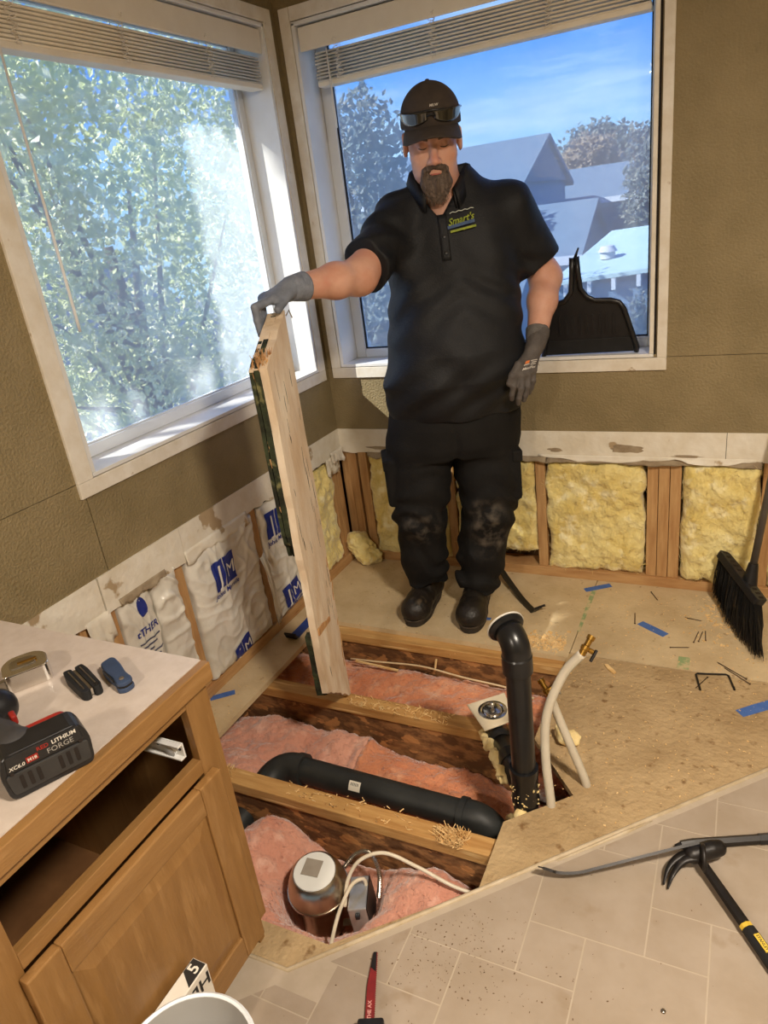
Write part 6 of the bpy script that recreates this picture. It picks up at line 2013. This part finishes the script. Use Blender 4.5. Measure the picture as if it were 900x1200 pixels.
T_R = [w2l(WRw + Vector((0.012, -0.028, -0.006))), w2l((0.462, -0.945, 1.322)), w2l((0.470, -0.985, 1.306))]
W_R = w2l(WRw)
sdf_obj('glove', lambda X, Y, Z: hand_sdf((X, Y, Z), W_R, K_R, F_R, T_R), (-0.54, -0.62, 1.20), (-0.30, -0.36, 1.42), 0.0032, mat('window_lit_glove', rgb(124, 130, 142), rgb(108, 114, 126), scale=25, rough=0.6, bump=0.25, bscale=180), person)  # paler blue copy of the grey glove, window light put into the colour
wv = Vector(WR_R)
ev = (Vector(EL_R) - wv).normalized()
MB().tube([PM @ (wv - ev * 0.02), PM @ wv, PM @ (wv + ev * 0.035), PM @ (wv + ev * 0.040)], [0.034, 0.0375, 0.0425, 0.0425], 24).build('glove_cuff', mat('window_lit_cuff', rgb(130, 136, 148), rgb(112, 118, 130), scale=60, rough=0.8, bump=0.3, bscale=200), person, smooth=True)  # cuff colour carries the same painted window light
K_L = [(0.305, -0.208, 0.962), (0.327, -0.208, 0.956), (0.349, -0.198, 0.957), (0.369, -0.183, 0.963)]
F_L = [[(0.294, -0.222, 0.925), (0.287, -0.215, 0.895), (0.288, -0.206, 0.878)], [(0.318, -0.226, 0.915), (0.310, -0.218, 0.880), (0.309, -0.208, 0.860)],
       [(0.343, -0.214, 0.917), (0.335, -0.206, 0.885), (0.331, -0.198, 0.866)], [(0.366, -0.196, 0.930), (0.359, -0.188, 0.903), (0.354, -0.182, 0.886)]]
T_L = [(0.372, -0.150, 1.005), (0.318, -0.200, 0.990), (0.290, -0.218, 0.960), (0.278, -0.218, 0.934)]
W_L = (0.402, -0.120, 1.046)
gl2 = sdf_obj('glove', lambda X, Y, Z: hand_sdf((X, Y, Z), W_L, K_L, F_L, T_L), (0.24, -0.26, 0.83), (0.45, -0.06, 1.10), 0.0032, M_glove, person)
wv = Vector(WR_L)
ev = (Vector(EL_L) - wv).normalized()
MB().tube([PM @ (wv - ev * 0.03), PM @ wv, PM @ (wv + ev * 0.030), PM @ (wv + ev * 0.035)], [0.033, 0.037, 0.0415, 0.0415], 24).build('glove_cuff', M_glovecuff, person, smooth=True)
# print on the back of the left glove
gx = (Vector(K_L[3]) - Vector(K_L[0])).normalized()
gz = (Vector(W_L) - (Vector(K_L[1]) + Vector(K_L[2])) / 2).normalized()
gn = gx.cross(gz)
if gn.y > 0:
    gn = -gn
gc = (Vector(K_L[1]) + Vector(K_L[2])) / 2 * 0.80 + Vector(W_L) * 0.20 + gn * 0.031
def gp(u, v):
    return tuple(PM @ (gc + gx * u + gz * v + gn * (-9 * u * u)))
vs, fs = text_mesh('MaxiFlex', 0.0145, bold=True, shear=0.1)
decal('glove_print', vs and [(p[0], p[1] - 0.012) for p in vs], fs, gp, M_wprint, gl2)
for (u0, u1, v0, m_) in ((-0.004, 0.024, 0.016, M_wprint), (0.002, 0.024, 0.008, M_wprint), (0.0, 0.022, 0.0, M_wprint), (-0.026, -0.006, 0.004, M_wprint)):
    vs, fs = quad_patch(u0, u1, v0, v0 + 0.0035, 6, 1)
    decal('glove_print', vs, fs, gp, m_, gl2)
vs, fs = quad_patch(-0.024, -0.009, 0.010, 0.022, 4, 3)
decal('glove_print', vs, fs, gp, mat('orange_print', rgb(214, 120, 60)), gl2)

# ------------------------------------------------------------------ ceiling lamps of the room (behind the camera)
def ceiling_lamp(x, y, power, label):
    t = thing('ceiling_light', label, 'light', (x, y, CEIL - 0.08))
    MB().lathe([(0.0, 0.0), (0.17, 0.0), (0.175, 0.012), (0.175, 0.03), (0.0, 0.03)], 36, Matrix.Translation((x, y, CEIL - 0.032))).build('base', M_white, t, smooth=True, auto=0.5)
    MB().lathe([(0.0, -0.045), (0.08, -0.040), (0.13, -0.022), (0.155, 0.0), (0.0, 0.0)], 36, Matrix.Translation((x, y, CEIL - 0.033))).build('diffuser', emit_mat('lit_diffuser', (1.0, 0.8, 0.55, 1), 6.0), t, smooth=True)
    ld = bpy.data.lights.new('bulb', 'AREA')
    ld.shape = 'DISK'
    ld.size = 0.3
    ld.energy = power
    ld.color = LAMP_COLOR
    lo = bpy.data.objects.new('bulb', ld)
    COL.objects.link(lo)
    lo.parent = t
    lo.location = (0, 0, -0.01)
    return t
ceiling_lamp(0.95, -4.25, LAMP_POWER * 0.6, 'round ceiling light nearest the vanity wall')
ceiling_lamp(2.35, -2.3, LAMP_POWER, 'round ceiling light over the middle of the room')

# ------------------------------------------------------------------ outdoors
M_ground = mat('lawn_and_gravel', rgb(96, 110, 104), rgb(116, 122, 122), scale=0.8, rough=0.95)
struct(MB().bb(-45, 30, -25, 70, -3.6, -3.2).build('floor_outdoor_ground', M_ground))
M_bark = mat('bark', rgb(96, 82, 66), rgb(66, 54, 42), scale=14, rough=0.95, bump=0.8, bscale=20, stretch=(3, 3, 0.5))
M_leafA = leaf_mat('pear_leaf', rgb(186, 196, 140), rgb(250, 250, 230), rgb(220, 226, 178))
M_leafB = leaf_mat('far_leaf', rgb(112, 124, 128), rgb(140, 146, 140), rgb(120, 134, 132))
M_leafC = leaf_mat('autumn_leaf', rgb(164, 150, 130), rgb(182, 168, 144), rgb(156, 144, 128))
def leaves(n, centre, radii, size, rejfn=None, shell=0.35):
    c, r = np.array(centre), np.array(radii)
    d = RNG.normal(size=(n, 3))
    d /= np.linalg.norm(d, axis=1)[:, None]
    q = (shell + (1 - shell) * RNG.random(n)) ** 0.8
    lump = 1 + 0.16 * fbm(d[:, 0] * 3 + c[0], d[:, 1] * 3, d[:, 2] * 3, o=3)
    p = c + d * r * (q * lump)[:, None]
    if rejfn is not None:
        p = p[~rejfn(p)]
    n = len(p)
    a = RNG.normal(size=(n, 3))
    a /= np.linalg.norm(a, axis=1)[:, None]
    b_ = np.cross(a, RNG.normal(size=(n, 3)))
    b_ /= np.linalg.norm(b_, axis=1)[:, None]
    nn = np.cross(a, b_)
    L_ = size * (0.7 + 0.6 * RNG.random(n))[:, None]
    w = L_ * 0.32
    v = np.stack([p, p + a * L_ * 0.45 + b_ * w + nn * w * 0.3, p + a * L_, p + a * L_ * 0.45 - b_ * w + nn * w * 0.3], 1).reshape(-1, 3)
    f = np.arange(4 * n).reshape(-1, 4)
    tri = np.concatenate([f[:, [0, 1, 2]], f[:, [0, 2, 3]]])
    return v, tri
def tree(name, label, base, crowns, m, trunk_r, rejfn=None, branches=8, group=None):
    t = thing(name, label, 'tree', base, group=group)
    mb = MB()
    V, Fc, k = [], [], 0
    for (c, r, n, s) in crowns:
        v, f = leaves(n, c, r, s, rejfn)
        V.append(v)
        Fc.append(f + k)
        k += len(v)
    V = np.concatenate(V) - np.array(base)
    me = bpy.data.meshes.new('foliage')
    me.from_pydata(V.tolist(), [], np.concatenate(Fc).tolist())
    me.materials.append(m)
    o = bpy.data.objects.new('foliage', me)
    _link(o, t)
    o['kind'] = 'stuff'
    top = Vector(crowns[0][0])
    b0_ = Vector(base)
    tr_ = MB().tube([b0_, b0_ * 0.6 + top * 0.4 + Vector((0.1, 0.05, 0)), top], [trunk_r, trunk_r * 0.8, trunk_r * 0.35], 10)
    for i in range(branches):
        c, r = crowns[i % len(crowns)][0], crowns[i % len(crowns)][1]
        q = random.uniform(0.35, 0.8)
        st = b0_ * (1 - q) + top * q
        en = Vector(c) + Vector((random.uniform(-.75, .75) * r[0], random.uniform(-.75, .75) * r[1], random.uniform(-.3, .8) * r[2]))
        tr_.tube([st, (st + en) / 2 + Vector((0, 0, 0.15)), en], [trunk_r * 0.35, trunk_r * 0.22, trunk_r * 0.06], 7)
    tr_.build('trunk', M_bark, t, smooth=True)
    return t
def sun_gap(p):  # leaves left out so strips of sun reach the sill and reveal
    t = -p[:, 0] / SUN_DIR.x
    y = p[:, 1] + SUN_DIR.y * t
    z = p[:, 2] + SUN_DIR.z * t
    return ((y > -1.65) & (y < 0.2) & (z > 0.72) & (z < 1.06)) | ((y > -0.50) & (y < 0.25) & (z > 0.72) & (z < 1.85))
tree('leafy_tree', 'big leafy tree with sunlit green leaves filling the left window', (-4.9, 3.9, -3.2),
     [((-4.9, 3.7, 1.6), (1.2, 2.5, 2.6), 6500, 0.11), ((-4.6, 2.2, 2.2), (1.0, 1.5, 1.9), 3600, 0.11), ((-4.7, 5.4, 2.4), (1.1, 1.6, 2.0), 3600, 0.11), ((-4.8, 3.4, -0.3), (1.1, 2.6, 1.3), 3800, 0.11), ((-4.6, 2.6, 3.8), (1.2, 1.6, 1.3), 3000, 0.11)], M_leafA, 0.16, None, 14)
tree('added_shade_tree', 'added unseen tree that blocks sun from the left window', (-4.4, -3.6, -3.2),  # out-of-view crown added to keep sun off the room
     [((-3.9, -3.45, 5.05), (0.95, 0.95, 0.85), 17000, 0.12), ((-4.2, -3.1, 5.6), (0.9, 0.9, 0.7), 6000, 0.12), ((-3.7, -3.3, 4.6), (0.8, 1.0, 0.5), 8000, 0.12)], M_leafA, 0.2, sun_gap, 8)
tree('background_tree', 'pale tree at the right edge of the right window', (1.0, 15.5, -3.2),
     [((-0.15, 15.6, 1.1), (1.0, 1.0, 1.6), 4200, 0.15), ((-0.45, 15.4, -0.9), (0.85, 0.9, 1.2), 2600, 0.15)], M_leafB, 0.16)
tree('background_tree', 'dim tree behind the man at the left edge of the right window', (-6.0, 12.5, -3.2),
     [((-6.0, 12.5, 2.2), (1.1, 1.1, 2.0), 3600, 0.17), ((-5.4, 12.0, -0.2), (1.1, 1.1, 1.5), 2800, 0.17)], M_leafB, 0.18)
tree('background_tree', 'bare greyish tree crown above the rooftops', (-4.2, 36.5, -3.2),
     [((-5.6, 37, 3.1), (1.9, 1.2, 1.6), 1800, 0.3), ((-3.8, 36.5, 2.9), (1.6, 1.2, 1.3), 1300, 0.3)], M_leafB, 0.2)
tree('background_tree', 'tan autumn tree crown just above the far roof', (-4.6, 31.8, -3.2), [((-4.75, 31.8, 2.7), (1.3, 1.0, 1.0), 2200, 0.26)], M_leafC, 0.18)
tree('background_shrub', 'shrub in front of the garage wall at the right', (0.3, 8.2, -3.2), [((0.32, 8.2, -0.5), (0.30, 0.3, 0.75), 900, 0.08), ((0.25, 8.2, -1.7), (0.45, 0.4, 1.0), 700, 0.1)], M_leafB, 0.05)

M_roofg = mat('hazed_grey_shingle', rgb(84, 104, 124), rgb(78, 98, 118), scale=2, rough=0.9)  # blue cast in the shingle colour mimics haze
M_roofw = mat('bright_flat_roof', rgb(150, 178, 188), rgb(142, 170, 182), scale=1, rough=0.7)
M_wallb = mat('hazed_grey_siding', rgb(88, 114, 142), rgb(82, 108, 138), scale=1.5, rough=0.85)  # siding tinted blue to paint in haze
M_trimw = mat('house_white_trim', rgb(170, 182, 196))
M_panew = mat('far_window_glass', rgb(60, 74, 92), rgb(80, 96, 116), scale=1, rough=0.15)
def house(name, label, x0, x1, y0, y1, zeave, zridge, roofm, wallm, wins=(), along='x', over=0.25):
    t = thing(name, label, 'building', ((x0 + x1) / 2, (y0 + y1) / 2, -3.2))
    MB().bb(x0, x1, y0, y1, -3.2, zeave).build('wall', wallm, t)
    if along == 'x':
        ym = (y0 + y1) / 2
        A = [(x0 - over, y0 - over, zeave - 0.05), (x1 + over, y0 - over, zeave - 0.05), (x1 + over, ym, zridge), (x0 - over, ym, zridge), (x1 + over, y1 + over, zeave - 0.05), (x0 - over, y1 + over, zeave - 0.05)]
        rf = MB().add(A, [(0, 1, 2, 3), (3, 2, 4, 5)]).add([(x0, y0, zeave), (x0, y1, zeave), (x0, ym, zridge - 0.1), (x1, y0, zeave), (x1, y1, zeave), (x1, ym, zridge - 0.1)], [(0, 1, 2), (3, 5, 4)])
    else:
        xm = (x0 + x1) / 2
        A = [(x0 - over, y0 - over, zeave - 0.05), (x0 - over, y1 + over, zeave - 0.05), (xm, y1 + over, zridge), (xm, y0 - over, zridge), (x1 + over, y1 + over, zeave - 0.05), (x1 + over, y0 - over, zeave - 0.05)]
        rf = MB().add(A, [(0, 1, 2, 3), (3, 2, 4, 5)]).add([(x0, y0, zeave), (x1, y0, zeave), (xm, y0, zridge - 0.1), (x0, y1, zeave), (x1, y1, zeave), (xm, y1, zridge - 0.1)], [(0, 1, 2), (3, 5, 4)])
    ro = rf.build('roof', roofm, t)
    ro.modifiers.new('thick', 'SOLIDIFY').thickness = 0.14
    MB().bb(x0 - over, x1 + over, y0 - over - 0.04, y0 - over, zeave - 0.22, zeave - 0.04).build('fascia', M_trimw, t)
    for (wx, wz, ww, wh) in wins:
        f = MB().bb(wx - ww / 2 - 0.08, wx + ww / 2 + 0.08, y0 - 0.05, y0, wz - wh / 2 - 0.08, wz + wh / 2 + 0.08).build('window', M_trimw, t)
        MB().bb(wx - ww / 2, wx + ww / 2, y0 - 0.07, y0 - 0.04, wz - wh / 2, wz + wh / 2).build('pane', M_panew, f)
    return t
house('neighbour_house', 'pale grey house with big gabled roof directly behind the man', -9.6, -4.15, 18, 24, 1.95, 3.25, M_roofg, M_wallb, ((-6.5, 0.4, 1.0, 1.2),))
house('neighbour_house', 'long grey roofed house to the right behind the big gable', -4.6, 0.8, 24.6, 30, 1.30, 2.35, M_roofg, M_siding, ((-2.6, 0.55, 1.2, 0.8), (-0.9, 0.5, 1.2, 0.8)))
house('neighbour_house', 'lower grey house with lean roof in front of the long house', -3.6, -1.75, 13.5, 17, 0.35, 1.35, M_roofg, M_wallb, ((-1.95, -0.2, 0.7, 0.45),))
house('garden_shed', 'small pale shed left of the bright flat garage roof', -3.9, -2.3, 10.6, 12.6, -0.1, 0.55, M_roofg, M_wallb, ())
gr = thing('garage', 'low garage with bright flat white roof and bracketed eaves', 'building', (-0.4, 9.5, -3.2))
MB().bb(-1.05, 0.55, 9.0, 12.2, -3.2, 0.18).build('wall', M_wallb, gr)
MB().add([(-1.15, 8.85, 0.20), (0.65, 8.85, 0.32), (0.65, 12.3, 0.75), (-0.75, 12.3, 0.70), (-1.15, 8.85, 0.26), (0.65, 8.85, 0.38), (0.65, 12.3, 0.81), (-0.75, 12.3, 0.76)],
         [(0, 1, 2, 3), (4, 5, 6, 7), (0, 1, 5, 4), (1, 2, 6, 5), (2, 3, 7, 6), (3, 0, 4, 7)]).build('flat_roof', M_roofw, gr)
for i in range(5):
    x = -0.9 + i * 0.36
    MB().bb(x - 0.03, x + 0.03, 8.84, 9.0, 0.04 + 0.024 * i, 0.21 + 0.024 * i).build('bracket', M_trimw, gr)
MB().lathe([(0.0, 0), (0.12, 0), (0.12, 0.10), (0.16, 0.11), (0.10, 0.2), (0, 0.2)], 14, Matrix.Translation((-0.45, 10.0, 0.45))).build('roof_vent', M_siding, gr, smooth=True, auto=0.6)
house('rear_house', 'grey house wall low behind the tree in the left window', -12.5, -8.0, 3.0, 9.0, -0.2, 1.4, M_roofg, M_siding, ((-10.5, -1.2, 1.2, 1.0),), along='y')
fe = thing('garden_fence', 'grey board fence far below the left window', 'fence', (-7.0, 3.0, -3.2))
for i in range(40):
    MB().bb(-7.02, -6.98, -2.0 + i * 0.25, -2.0 + i * 0.25 + 0.235, -3.2, -1.6 + 0.01 * (i % 3)).build('board', M_siding, fe)
